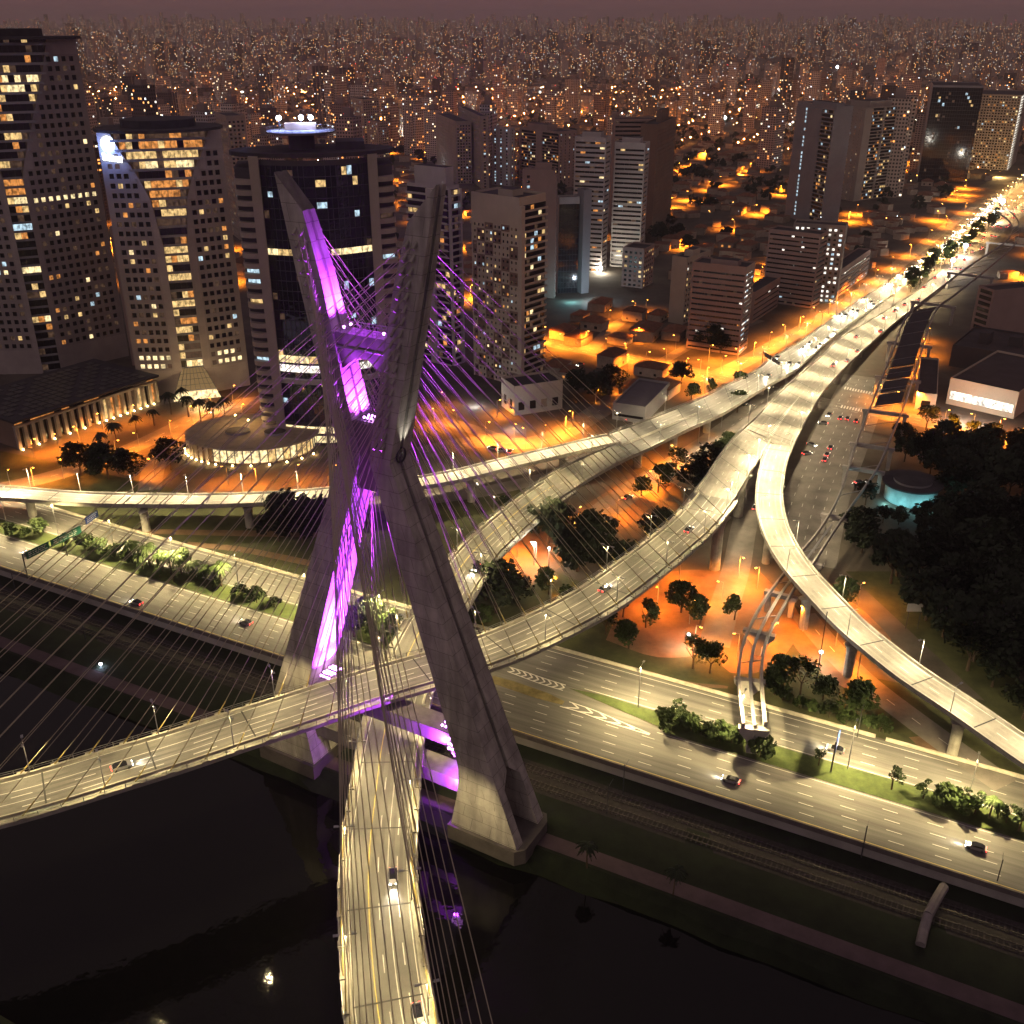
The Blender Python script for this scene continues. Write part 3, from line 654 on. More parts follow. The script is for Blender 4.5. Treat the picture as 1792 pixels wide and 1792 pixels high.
# ================================================================ viaducts
WORN = mat('worn_ramp_paving', (0.228, 0.213, 0.184), 0.7, 0.25, 0.2, coord='World')
def viaduct(name, label, P, asph, thick=1.7, inset=0.22, lanes=(0.5,), piers=(), rail=None, group=None, ptop=None, wall=0.9, pr=1.3):
    o = thing(name, label, 'viaduct', P.mid[P.n // 2].xy.to_3d(), group)
    mb = MB(); P.slab(mb, DECKC, thick, 0.5, inset); d = mb.build('deck_girder', o, o.location)
    mb = MB(); P.strip(mb, 0.42, -0.42, 0.03, asph); mb.build('carriageway', d, o.location)
    mb = MB(); nl = len(lanes) + 1
    for k in range(nl):
        for e in (0.3, 0.7): f = 0.06 + 0.88 * (k + e) / nl; P.strip(mb, f - 0.11 / nl, f + 0.11 / nl, 0.038, TYRE if asph is not ASPL else WORN, frac=True)
    mb.build('tyre_track', d, o.location, kind='stuff'); mb = MB()
    for s in range(5, int(P.s[-1]) - 2, 19): mb.face([P.pos(s, off=0.45, dz=0.056), P.pos(s, off=-0.45, dz=0.056), P.pos(s + 0.4, off=-0.45, dz=0.056), P.pos(s + 0.4, off=0.45, dz=0.056)], JOINT)
    mb.build('expansion_joint', d, o.location, kind='stuff'); mb = MB()
    for f in lanes: P.dash(mb, f, 0.05, PAINT, 0.16, 3, 7)
    P.strip(mb, 0.8, 0.95, 0.05, PAINT); P.strip(mb, -0.8, -0.95, 0.05, PAINT); mb.build('lane_marking', d, o.location)
    for w in ((0.0, 0.42), (-0.001, -0.42)):
        mb = MB(); P.bar(mb, w[0], w[1], 0.003, wall, DECKC); mb.build('parapet', o, o.location)
    if rail is not None:
        for w in rail:
            mb = MB(); P.rail(mb, w, STEEL, 0.7, wall, 1); mb.build('railing', d, o.location)
    for px, py in piers:
        b = S(px, py, 0); i = min(range(P.n), key=lambda k: (P.mid[k].xy - b.xy).length); top = P.mid[i]; T = P.T[i]
        mb = MB(); c = Vector((b.x, b.y, 0)).lerp(Vector((top.x, top.y, 0)), 0.35); zt = top.z - thick + 0.1
        n = 14; rings = []
        for z, r, sx in ((-0.2, pr, 1.0), (zt * 0.75, pr, 1.0), (zt * 0.9, pr * 1.05, 1.3), (zt, pr * 1.1, 1.9)):
            k = Vector((-T.y, T.x, 0)); rings.append([Vector((c.x, c.y, z)) + k * math.cos(2 * PI * j / n) * r * sx + T * math.sin(2 * PI * j / n) * r for j in range(n)])
        mb.sweep(rings, DECKC); mb.build('pier', o, o.location)
    return o
def pts(l, z=None): return [S(p[0], p[1], p[2] if len(p) > 2 else z) for p in l]
CfP = [(-260,842), (-120,845), (0,852), (100,860), (150,864), (250,866), (400,866), (560,857), (740,835), (807,822), (874,805), (941,790), (1008,774), (1062,762)]
PCr = Path.centre(Path.centre(pts(CfP, 9.5), 9.6, 5, 2).R, 9.6, 5, 2)
viaduct('elevated_ramp', 'slim brightly lit concrete ramp crossing behind the pylon from the left edge', PCr, ASPL, piers=((254,934), (833,880), (60,900), (440,925), (985,835)), pr=1.5)
PBv = Path(pts([(944,843,11.2), (963,832,11), (1008,807,10.4), (1041,793,10), (1082,775,9.6)]), pts([(971,884,11.2), (984,873,11), (1010,854,10.5), (1052,828,10), (1108,799,9.6)]), 5, 2)
viaduct('elevated_ramp', 'short viaduct joining the lower bridge deck to the avenue, railings on both sides', PBv, ASPD, piers=((1000,905),), rail=(0.2, -0.2))
PAL = Path(pts([(1066,760,9.6), (1138,734,9.4), (1223,700,9.2), (1263,680,9), (1317,654,8.6), (1352,627,7.8), (1397,602,6.5), (1439,571,5), (1495,532,2.8), (1541,504,1.2), (1575,481,0.4)]),
           pts([(1108,799,9.6), (1130,790,9.5), (1205,753,9.3), (1263,727,9), (1319,692,8.5), (1352,672,7.8), (1394,648,6.6), (1439,607,4.9), (1481,573,3.0), (1532,537,1.4), (1564,516,0.4)]), 5, 2)
vAL = viaduct('avenue_viaduct', 'wide viaduct of the avenue lane full of oncoming headlights, left of the gap', PAL, ASPD, piers=((1126,820), (1188,790), (1242,758), (1330,690), (1390,655)), rail=(0.2,), lanes=(0.28, 0.5, 0.75), pr=1.6)
mb = MB()
for i in range(0, 11):
    mb.sweep([[PAL.fr(j, 0.52, 0.02), PAL.fr(j, 0.545, 0.02), PAL.fr(j, 0.54, 0.9), PAL.fr(j, 0.525, 0.9)] for j in (i, i + 1)], DECKC)
mb.build('divider', vAL, vAL.location)
PAv = Path(pts([(1214,863,21.2), (1232,841,20.2), (1265,791,18.2), (1294,757,16.6), (1303,749,16.2)]), pts([(1264,911,21.2), (1275,893,20.2), (1303,845,18.2), (1336,791,16.4), (1349,772,16)]), 5, 2)
viaduct('elevated_ramp', 'ramp falling from the upper bridge deck to the avenue, left arm of the fork', PAv, ASPL, piers=((1262,1000), (1300,905)), rail=(0.2,), pr=1.8, lanes=(0.35, 0.65))
Dp = [(1389,782,15.6), (1379,805,15), (1371,845,14), (1370,879,13.3), (1377,914,12.8), (1392,950,12.5), (1410,979,12.4), (1437,1012,12.3), (1479,1055,12.3), (1513,1091,12.3), (1567,1134,12.3), (1627,1181,12.2), (1694,1221,12), (1761,1268,11.7), (1850,1328,11.3), (1960,1400,11)]
PD = Path.centre(Path.centre(pts(Dp), 9.5, 4, 2).R, 9.5, 4, 2)
viaduct('elevated_ramp', 'pale curving ramp sweeping past the dark trees on tall round piers', PD, ASPL, piers=((1661,1322), (1475,1183), (1396,1100), (1335,985), (1362,905)), pr=1.35)
PAR = Path(pts([(1303,749,16.2), (1325,729,15), (1352,700,13.6), (1397,658,11.8), (1440,622,10), (1472,591,8.2), (1518,564,5.6), (1564,536,3), (1610,506,1.2), (1642,478,0.4)]),
           pts([(1389,782,15.8), (1408,742,14.2), (1432,700,12.4), (1451,675,11.2), (1481,642,9.4), (1510,615,7.6), (1541,587,5.6), (1587,550,2.7), (1633,518,1.0), (1658,498,0.4)]), 5, 2)
vAR = viaduct('avenue_viaduct', 'wide avenue viaduct carrying the lane with red tail lights above the side street', PAR, ASPL, piers=((1398,745), (1430,715), (1470,672), (1510,625)), lanes=(0.25, 0.5, 0.75), pr=1.5)
mb = MB()
for k in range(30):   # hatched gore where the two ramps meet
    s = 3 + k * 1.9; f = 0.47 + 0.001 * k; hw = max(0.004, 0.075 - 0.0026 * k)
    a = PAR.pos(s, f=f - hw, dz=0.055); b = PAR.pos(s, f=f + hw, dz=0.055); c = PAR.pos(s + 1.5, f=f, dz=0.055)
    for e in (a, b):
        d = (c - e).normalized(); q = Vector((-d.y, d.x, 0)) * 0.16; mb.face([e - q, c - q, c + q, e + q], PAINT)
mb.build('gore_marking', vAR, vAR.location)
# avenue on the ground beyond the viaducts
mb = MB(); mk = MB()
def gp(l): return [Vector((p.x, p.y, gz(p.x, p.y))) for p in (S(a, b, 0) for a, b in l)]
PGL = Path(gp([(1575,481), (1621,447), (1679,401), (1706,380), (1742,350), (1792,305), (1850,255)]), gp([(1564,516), (1617,472), (1662,432), (1702,396), (1736,366), (1792,320), (1850,272)]), 8, 2)
PGR = Path(gp([(1642,478), (1663,458), (1697,426), (1739,394), (1775,365), (1830,320), (1880,280)]), gp([(1658,498), (1677,481), (1704,453), (1744,417), (1792,377), (1850,330), (1900,290)]), 8, 2)
for P in (PGL, PGR):
    P.strip(mb, 0, -0.001, 0.075, ASPH)
    for f in (0.25, 0.5, 0.75): P.dash(mk, f, 0.1, PAINT, 0.2, 4, 6)
struct('avenue', mb); struct('avenue_marking', mk)
# ================================================================ unfinished monorail
ML = [(1298,1266,8.8), (1290,1182,8.8), (1299,1120,8.8), (1325,1064,8.8), (1354,1022,8.6), (1403,961,8.6), (1437,919,9), (1466,867,9.6), (1486,807,10.4), (1499,767,11), (1526,700,12), (1555,628,12.5), (1582,559,13), (1610,529,13), (1702,460,13), (1757,424,13), (1771,402,13), (1766,385,13), (1740,366,13)]
MR = [(1343,1263,8.8), (1335,1172,8.8), (1346,1110,8.8), (1379,1050,8.8), (1394,1022,8.6), (1419,992,8.6), (1459,930,9), (1504,865,9.6), (1537,818,10.4), (1555,778,11), (1584,707,12), (1606,640,12.5), (1637,545,13), (1667,518,13), (1725,472,13), (1775,428,13), (1784,402,13), (1778,378,13), (1750,356,13)]
mono = thing('monorail_viaduct', 'unfinished monorail track of parallel concrete beams curving under the right ramp', 'monorail', S(1322, 1318, 0))
PM = Path(pts(ML), pts(MR), 4, 2)
BEAM = mat('beam_concrete', (0.30, 0.28, 0.27), 0.8, 0.2, 0.3)
for off in ((0, 0.85), (-0.001, -0.85)):
    mb = MB(); PM.bar(mb, off[0], off[1], -1.5, 0, BEAM); mb.build('track_beam', mono, mono.location)
mb = MB()
i0 = 0; i1 = next(i for i in range(PM.n) if PM.mid[i].y > S(1450, 920, 9).y)
mb.sweep([[PM.fr(i, 0.45, -1.2), PM.fr(i, 0.58, -1.2), PM.fr(i, 0.58, -0.9), PM.fr(i, 0.45, -0.9)] for i in range(i0, i1 + 1)], STEEL)
mb.build('service_walkway', mono, mono.location)
ia = next(i for i in range(PM.n) if PM.mid[i].y > S(1550, 705, 12).y); ib = next(i for i in range(PM.n) if PM.mid[i].y > S(1625, 535, 13).y)
mb = MB()
for i in range(ia, ib - 1, 1):
    if (i - ia) % 5 != 4 or i > ia + 16: mb.sweep([[PM.fr(j, 0.14, -1.6), PM.fr(j, 0.86, -1.6), PM.fr(j, 0.86, -1.1), PM.fr(j, 0.14, -1.1)] for j in (i, i + 1)], ROOFD)
mb.build('platform_slab', mono, mono.location)
for px, py in ((1322,1268), (1318,1182), (1345,1098), (1380,1032), (1415,975), (1465,893), (1512,815), (1527,772), (1548,715), (1575,660), (1600,600), (1640,530), (1700,480), (1765,425)):
    z = 8.8 if py > 950 else (10 if py > 800 else 12)
    b = S(px, py, z); i = min(range(PM.n), key=lambda k: (PM.mid[k].xy - b.xy).length); m0 = PM.mid[i]; T = PM.T[i]; k = Vector((-T.y, T.x, 0)); w = (PM.L[i] - PM.R[i]).length
    mb = MB(); zt = m0.z - 1.5
    sq = lambda cx, z2, ww, tt: [Vector((m0.x, m0.y, z2)) + k * (cx + sx * ww) + T * sy * tt for sx, sy in ((-1, -1), (1, -1), (1, 1), (-1, 1))]
    if w > 9:
        for cx in (-w / 2 + 1.0, w / 2 - 1.0): mb.sweep([sq(cx, -0.2, 0.7, 0.8), sq(cx, zt - 1.3, 0.8, 0.9)], BEAM)
        mb.sweep([sq(0, zt - 1.3, w / 2 + 0.4, 0.9), sq(0, zt - 0.01, w / 2 + 0.4, 0.9)], BEAM)
    else: mb.sweep([sq(0, -0.2, 1.3, 1.0), sq(0, max(0.5, zt - 4.2), 1.25, 0.95), sq(0, zt - 1.2, w / 2 + 0.2, 0.95), sq(0, zt - 0.01, w / 2 + 0.5, 0.95)], BEAM)
    mb.build('pier', mono, mono.location)
for i in range(1, PM.n, 3):
    mb = MB(); mb.tube(PM.at(i, 0.8, -1.1), PM.at(i, -0.8, -1.1), 0.16, STEEL, n=4)
    if i % 2: mb.build('cross_tie', mono, mono.location)
# ================================================================ buildings
rw = random.Random(21)
def pick(p):
    """state of a window: mostly dark, some dim, few lit"""
    x = rw.random(); acc = 0
    for k, v in p.items():
        acc += v
        if x < acc: return k
    return 'dark'
LIT = dict(glow=0.12, warm=0.06, orange=0.05, cool=0.03, bright=0.02)
FEW = dict(glow=0.12, warm=0.04, orange=0.03, cool=0.022, bright=0.018)
MANY = dict(glow=0.12, warm=0.07, white=0.06, cool=0.05, orange=0.03)
class Panes:
    def __init__(self): self.p = []
    def add(self, q, st): self.p.append((q, st))
    def build(self, root, org, name='window', limit=100):
        o = Vector(org); cam0 = Vector((0, 0, CAMZ))
        def size(t):
            q = [Vector(a) for a in t[0]]; c = (q[0] + q[2]) / 2
            return (q[1] - q[0]).length * (q[2] - q[1]).length / max(1, (root.matrix_basis @ c - cam0).length_squared if org == (0, 0, 0) else (c - cam0).length_squared) * (1.0 if t[1] == 'dark' else 3.0)
        self.p.sort(key=size, reverse=True)
        for q, st in self.p[:limit]:
            mb = MB(); mb.face(q, WIN[st]); mb.build(name, root, org)
        if len(self.p) > limit:
            mb = MB()
            for q, st in self.p[limit:]: mb.face(q, WIN[st])
            mb.build(name, root, org, kind='stuff')
def quadpts(O, d, a0, a1, z0, z1, nrm, out):
    P = lambda a, z: (O[0] + d[0] * a + nrm[0] * out, O[1] + d[1] * a + nrm[1] * out, z)
    return [P(a0, z0), P(a1, z0), P(a1, z1), P(a0, z1)]
def hole_cell(mb, O, d, a0, a1, z0, z1, w0, w1, h0, h1, nrm, dep, m, base=0.0):
    """a bay of wall with a recessed opening"""
    P = lambda a, z, o=0.0: (O[0] + d[0] * a + nrm[0] * (base + o), O[1] + d[1] * a + nrm[1] * (base + o), z)
    A = [P(a0, z0), P(a1, z0), P(a1, z1), P(a0, z1)]; B = [P(w0, h0), P(w1, h0), P(w1, h1), P(w0, h1)]; D = [P(w0, h0, -dep), P(w1, h0, -dep), P(w1, h1, -dep), P(w0, h1, -dep)]
    for i in range(4):
        j = (i + 1) % 4
        if (Vector(A[i]) - Vector(B[i])).length > 1e-4 or (Vector(A[j]) - Vector(B[j])).length > 1e-4: mb.face([A[i], A[j], B[j], B[i]], m)
        mb.face([B[i], B[j], D[j], D[i]], m)
    return D
def facade(mb, panes, O, d, w, z0, z1, nrm, sp, wm):
    """one face of a building: kind solid / grid / bands / balcony / glass"""
    k = sp.get('kind', 'solid'); fh = sp.get('fh', 3.1); lit = sp.get('lit', LIT)
    if k == 'solid' or z1 - z0 < fh:
        mb.face(quadpts(O, d, 0, w, z0, z1, nrm, 0), sp.get('m', wm)); return
    n = max(1, int((z1 - z0) / fh)); top = z0 + n * fh
    if z1 > top + 0.01: mb.face(quadpts(O, d, 0, w, top, z1, nrm, 0), wm)
    mg = sp.get('margin', 0.8)
    if k in ('grid',):
        cw = sp.get('cw', 3.0); c = max(1, int((w - 2 * mg) / cw)); cw = (w - 2 * mg) / c
        fx = sp.get('fx', 0.55); fz = sp.get('fz', 0.5); skip = sp.get('skip', ())
        for i in range(n):
            a = z0 + i * fh; b = a + fh
            mb.face(quadpts(O, d, 0, mg, a, b, nrm, 0), wm); mb.face(quadpts(O, d, w - mg, w, a, b, nrm, 0), wm)
            for j in range(c):
                x0 = mg + j * cw; x1 = x0 + cw
                if sp.get('top') and i >= n - sp['top']:
                    mb.face(quadpts(O, d, x0, x1, a, b, nrm, 0), wm); continue
                if sp.get('m2') and ((i // 2 + (j // 2) * 3) * 7 + (j // 2)) % 5 < 2:
                    q = hole_cell(mb, O, d, x0, x1, a, b, x0 + cw * 0.25, x1 - cw * 0.25, a + fh * 0.28, a + fh * (0.28 + fz), nrm, 0.35, sp['m2']); panes.add(q, pick(lit)); continue
                if j in skip: mb.face(quadpts(O, d, x0, x1, a, b, nrm, 0), wm); continue
                q = hole_cell(mb, O, d, x0, x1, a, b, x0 + cw * (1 - fx) / 2, x1 - cw * (1 - fx) / 2, a + fh * 0.28, a + fh * (0.28 + fz), nrm, 0.35, wm)
                panes.add(q, pick(lit))
    elif k == 'bands':
        fz = sp.get('fz', 0.42); uw = sp.get('uw', 3.2); m2 = sp.get('m2', wm)
        for i in range(n):
            a = z0 + i * fh; b = a + fh
            hole_cell(mb, O, d, 0, w, a, b, mg, w - mg, a + fh * 0.38, a + fh * (0.38 + fz), nrm, 0.5, wm)
            u = max(1, int((w - 2 * mg) / uw)); st = (w - 2 * mg) / u; run = 0
            while run < u:
                s = pick(lit); ln = 1
                if s == 'dark':
                    while run + ln < u and ln < 6 and rw.random() < 0.75: ln += 1
                panes.add(quadpts(O, d, mg + run * st + 0.06, mg + (run + ln) * st - 0.06, a + fh * 0.38, a + fh * (0.38 + fz), nrm, -0.45), s); run += ln
    elif k == 'balcony':
        pr = sp.get('proj', 1.5); bm = sp.get('bm', wm)
        mb.face(quadpts(O, d, 0, w, z0, top, nrm, 0), sp.get('back', VOID))
        seg = sp.get('seg', [(0.0, 1.0)])
        solid = []; x = 0.0
        for s0, s1 in seg:
            if s0 > x + 1e-3: solid.append((x, s0))
            x = s1
        if x < 1 - 1e-3: solid.append((x, 1.0))
        for s0, s1 in solid:
            q0 = quadpts(O, d, s0 * w, s1 * w, z0, top, nrm, pr); i0 = quadpts(O, d, s0 * w, s1 * w, z0, top, nrm, -0.1)
            mb.face(q0, wm); mb.face([i0[0], q0[0], q0[3], i0[3]], wm); mb.face([q0[1], i0[1], i0[2], q0[2]], wm); mb.face([q0[3], q0[2], i0[2], i0[3]], wm)
        for i in range(n):
            a = z0 + i * fh
            for cf in sp.get('cols', ()):
                if rw.random() < 0.8: panes.add(quadpts(O, d, cf * w - 1.1, cf * w + 1.1, a + 0.6, a + fh * 0.78, nrm, pr + 0.03), 'cool')
            for s0, s1 in seg:
                pts4 = [(O[0] + d[0] * q * w + nrm[0] * o, O[1] + d[1] * q * w + nrm[1] * o) for q, o in ((s0, 0), (s1, 0), (s1, pr), (s0, pr))]
                mb.prism(pts4, a, a + 0.22, bm)
                e = [(O[0] + d[0] * q * w + nrm[0] * o, O[1] + d[1] * q * w + nrm[1] * o) for q, o in ((s0, pr - 0.12), (s1, pr - 0.12), (s1, pr + 0.004), (s0, pr + 0.004))]
                mb.prism(e, a + 0.21, a + 1.05, bm)
                u = max(1, int((s1 - s0) * w / 2.8)); st = (s1 - s0) * w / u
                for j in range(u):
                    s = pick(lit)
                    if s != 'dark' or rw.random() < 0.25: panes.add(quadpts(O, d, s0 * w + j * st + 0.3, s0 * w + (j + 1) * st - 0.3, a + 0.25, a + fh - 0.5, nrm, 0.03), s)
    elif k == 'glass':
        gm = sp.get('gm', GLASS); mb.face(quadpts(O, d, 0, w, z0, top, nrm, -0.12), gm)
        mw = sp.get('cw', 1.8); c = max(1, int(w / mw)); mm = sp.get('mull', DSTEEL)
        for j in range(c + 1):
            x = w * j / c; mb.prism([(O[0] + d[0] * (x + e) + nrm[0] * o, O[1] + d[1] * (x + e) + nrm[1] * o) for e, o in ((-0.07, -0.1), (0.07, -0.1), (0.07, 0.05), (-0.07, 0.05))], z0, top, mm)
        for i in range(n):
            a = z0 + i * fh
            mb.prism([(O[0] + d[0] * x + nrm[0] * o, O[1] + d[1] * x + nrm[1] * o) for x, o in ((0, -0.1), (w, -0.1), (w, 0.04), (0, 0.04))], a - 0.12, a + 0.12, mm)
            for j in range(c):
                s = pick(lit)
                if s != 'dark': panes.add(quadpts(O, d, w * j / c + 0.12, w * (j + 1) / c - 0.12, a + 0.3, a + fh * rw.uniform(0.5, 0.92), nrm, -0.08), s)
def block(name, label, nb, nty, lt, rt, wm, A, B, roof=None, boxes=(), group=None, cat='building', mind=9.0, parapet=1.0, h=None, zb=0.0, base=None):
    """a building from its near corner: foot (px), roof row, and the roof corners seen left and right"""
    N = S(nb[0], nb[1], zb); h = h or height_at(nb, nty, zb); N2 = Vector((N.x, N.y))
    L = S(lt[0], lt[1], h).xy; R = S(rt[0], rt[1], h).xy
    dl = (L - N2); dr = (R - N2)
    if dl.length >= dr.length:
        a = dl.normalized(); wl = dl.length; b = Vector((a.y, -a.x)); b = b if b.dot(Vector((0, 1))) > 0 else -b; wr = max(mind, abs(dr.dot(b)))
    else:
        b = dr.normalized(); wr = dr.length; a = Vector((-b.y, b.x)); a = a if a.dot(Vector((0, 1))) > 0 else -a; wl = max(mind, abs(dl.dot(a)))
    o = thing(name, label, cat, (N.x, N.y, zb), group); org = (N.x, N.y, zb)
    mb = MB(); pn = Panes()
    hz = zb + h - zb
    facade(mb, pn, N2, a, wl, zb, h, -b, A, wm); facade(mb, pn, N2, b, wr, zb, h, -a, B, wm)
    c1 = N2 + a * wl; c2 = N2 + b * wr; c3 = c1 + b * wr
    mb.face([(*c1, zb), (*c3, zb), (*c3, h), (*c1, h)], wm); mb.face([(*c2, zb), (*c3, zb), (*c3, h), (*c2, h)], wm)
    mb.build('wall', o, org)
    rm = roof or ROOFD
    rb = MB(); rb.face([(*N2, h - 0.02), (*c2, h - 0.02), (*c3, h - 0.02), (*c1, h - 0.02)], rm)
    for p, q in ((N2, c2), (c2, c3), (c3, c1), (c1, N2)):
        e = (q - p).normalized(); k = Vector((e.y, -e.x)) * 0.3; rb.prism([tuple(p), tuple(q), tuple(q - k), tuple(p - k)], h - 0.01, h + parapet, wm)
    r = rb.build('roof', o, org)
    for fa, fb, sa, sb, hh in boxes:
        bb = MB(); q = [N2 + a * wl * x + b * wr * y for x, y in ((fa, fb), (fa + sa, fb), (fa + sa, fb + sb), (fa, fb + sb))]
        bb.prism([tuple(p) for p in q], h, h + hh, wm, ROOFD); bb.build('roof_tank_room', r, org)
    pn.build(o, org)
    return o, N2, a, wl, b, wr, h
W_BEI = wall('beige', (0.34, 0.29, 0.25)); W_WHI = wall('white', (0.46, 0.43, 0.42)); W_BRN = wall('brown', (0.20, 0.14, 0.11)); W_GRY = wall('grey', (0.27, 0.26, 0.27))
W_PNK = wall('pinkish', (0.34, 0.25, 0.22)); W_DRK = wall('dark', (0.06, 0.055, 0.06)); W_CRM = wall('cream', (0.48, 0.41, 0.32)); W_TWR = joints(wall('tower_granite', (0.37, 0.32, 0.305)), 1, 4, 4.15, 0.8)
# ---------------------------------------------------------------- the two waisted office towers
def waisted_tower(name, label, base, rz, H, half, hw, prof, cols, lit, sign=False, fold=20, depth=34, entrance=True):
    o = thing(name, label, 'office tower', (base.x, base.y, 0), rz=rz); FH = 4.15
    ca, sa = math.cos(math.radians(fold)), math.sin(math.radians(fold))
    def g(z):
        for (z0, a0), (z1, a1) in zip(prof, prof[1:]):
            if z <= z1: return lerp(a0, a1, (z - z0) / (z1 - z0))
        return prof[-1][1]
    def wp(sd, x, z, out=0.0):
        k = max(0, x - hw); return (sd * (min(x, hw) + k * ca + out * sa), k * sa - out * ca, z)
    mb = MB(); pn = Panes(); n = int((H - 2) / FH)
    for sd in (1, -1):
        for i in range(n + 1):
            z0 = i * FH; z1 = min(H, z0 + FH); c = [x for x in cols if x - 1.5 > max(g(z0), g(z1)) + 1.0 and 10 < z0 < H - 9]
            xl = c[0] - 1.85 if c else half
            def q(a, b): return [a, b][::sd]
            mb.face([wp(sd, g(z0), z0), wp(sd, xl, z0), wp(sd, xl, z1), wp(sd, g(z1), z1)][::sd], W_TWR, [(g(z0), z0), (xl, z0), (xl, z1), (g(z1), z1)][::sd])
            # reveal beside the glass
            mb.face([wp(sd, g(z0), z0), wp(sd, g(z1), z1), (sd * g(z1), 2.2, z1), (sd * g(z0), 2.2, z0)][::-sd], W_TWR)
            for j, x in enumerate(c):
                x0, x1 = x - 1.85, (c[j + 1] - 1.85 if j + 1 < len(c) else half)
                a0, a1, h0, h1 = x - 1.05, x + 1.05, z0 + 1.1, z0 + 3.3
                Aq = [wp(sd, x0, z0), wp(sd, x1, z0), wp(sd, x1, z1), wp(sd, x0, z1)]; Bq = [wp(sd, a0, h0), wp(sd, a1, h0), wp(sd, a1, h1), wp(sd, a0, h1)]; Dq = [wp(sd, a0, h0, -0.55), wp(sd, a1, h0, -0.55), wp(sd, a1, h1, -0.55), wp(sd, a0, h1, -0.55)]
                for k in range(4):
                    l = (k + 1) % 4; mb.face([Aq[k], Aq[l], Bq[l], Bq[k]], W_TWR); mb.face([Bq[k], Bq[l], Dq[l], Dq[k]], W_TWR)
                s = lit.get((sd, i)) or pick(FEW)
                if s == 'row': s = 'bright' if rw.random() < 0.85 else 'glow'
                pn.add(Dq, s)
        # outer flank with one file of windows, back
        e = wp(sd, half, 0); bk = (e[0] - sd * depth * sa * 0.6, e[1] + depth)
        mb.face([(e[0], e[1], 0), (bk[0], bk[1], 0), (bk[0], bk[1], H), (e[0], e[1], H)], W_TWR, [(0, 0), (depth, 0), (depth, H), (0, H)])
        dd = Vector((bk[0] - e[0], bk[1] - e[1])).normalized(); nn = Vector((dd.y, -dd.x)) * sd
        for i in range(3, n - 2):
            for a in (3, 8, 13, 18): pn.add(quadpts(e, dd, a, a + 2, i * FH + 1.1, i * FH + 3.3, nn, 0.02), pick(FEW))
    eL, eR = wp(-1, half, 0), wp(1, half, 0)
    bL = (eL[0] + depth * sa * 0.6, eL[1] + depth); bR = (eR[0] - depth * sa * 0.6, eR[1] + depth)
    mb.face([(bL[0], bL[1], 0), (bR[0], bR[1], 0), (bR[0], bR[1], H), (bL[0], bL[1], H)], W_TWR)
    mb.build('wall', o)
    # glazed centre: floors of glass between spandrels, set back behind the wings
    sb = MB(); bands = Panes()
    for i in range(n + 1):
        z0 = i * FH; z1 = min(H, z0 + FH); w = min(g(z0), g(z1)); 
        sb.face([(-w - 2, 2.0, z0), (w + 2, 2.0, z0), (w + 2, 2.0, z0 + 1.15), (-w - 2, 2.0, z0 + 1.15)], W_GRY)
        st = lit.get((0, i))
        nseg = max(3, int(w / 1.25)); 
        for k in range(nseg):
            x0 = -w + 2 * w * k / nseg; x1 = x0 + 2 * w / nseg
            s = (pick(dict(warm=0.2, glow=0.2, orange=0.1)) if st is None else (st if rw.random() < 0.62 else rw.choice(['glow', 'dark', 'warm', 'orange']))) 
            if st is None and rw.random() < 0.55: s = 'dark'
            bands.add([(x0 + 0.05, 2.15, z0 + 1.15), (x1 - 0.05, 2.15, z0 + 1.15), (x1 - 0.05, 2.15, z1), (x0 + 0.05, 2.15, z1)], s)
        for k in range(nseg + 1):
            x0 = -w + 2 * w * k / nseg; sb.box((x0, 2.05, z0 + 1.15), 0.12, 0.2, FH - 1.2, DSTEEL)
    sb.build('spandrel', o); bands.build(o, (0, 0, 0), 'glass_band', 60); pn.build(o, (0, 0, 0), 'window', 100)
    # roof cap
    rb = MB(); m = 18
    rb.prism([(1.07 * half * ca * math.cos(2 * PI * k / m), depth * 0.42 + 0.62 * depth * math.sin(2 * PI * k / m)) for k in range(m)], H, H + 1.2, ROOFD)
    rb.prism([(0.6 * half * math.cos(2 * PI * k / m), depth * 0.45 + 0.4 * depth * math.sin(2 * PI * k / m)) for k in range(m)], H + 1.2, H + 4.5, ROOFD)
    rb.build('roof', o)
    if entrance:
        cb = MB(); gl = mat('canopy_glass', (0.05, 0.045, 0.04), 0.15, 0, emit=(1, 0.62, 0.25), strength=0.22)
        for k in range(8):
            x0, x1 = -1 + k / 4, -1 + (k + 1) / 4
            cb.face([(x0 * 11, -9, 0.5), (x1 * 11, -9, 0.5), (x1 * 9.5, -7.5, 4.5), (x0 * 9.5, -7.5, 4.5)], WIN['bright'])
            cb.face([(x0 * 9.5, -7.5, 4.5), (x1 * 9.5, -7.5, 4.5), (x1 * 5.2, 1.6, 13), (x0 * 5.2, 1.6, 13)], gl)
            for xx in (x0, x1):
                cb.tube((xx * 11, -9, 0), (xx * 9.5, -7.5, 4.5), 0.12, DSTEEL, n=4); cb.tube((xx * 9.5, -7.55, 4.55), (xx * 5.2, 1.5, 13.1), 0.12, DSTEEL, n=4)
        for t in (0.25, 0.5, 0.75): cb.tube((-lerp(9.5, 5.2, t), lerp(-7.5, 1.6, t), lerp(4.55, 13.05, t)), (lerp(9.5, 5.2, t), lerp(-7.5, 1.6, t), lerp(4.55, 13.05, t)), 0.1, DSTEEL, n=4)
        cb.tube((-9.6, -7.6, 4.6), (9.6, -7.6, 4.6), 0.35, W_TWR, n=4)
        cb.build('entrance_canopy', o)
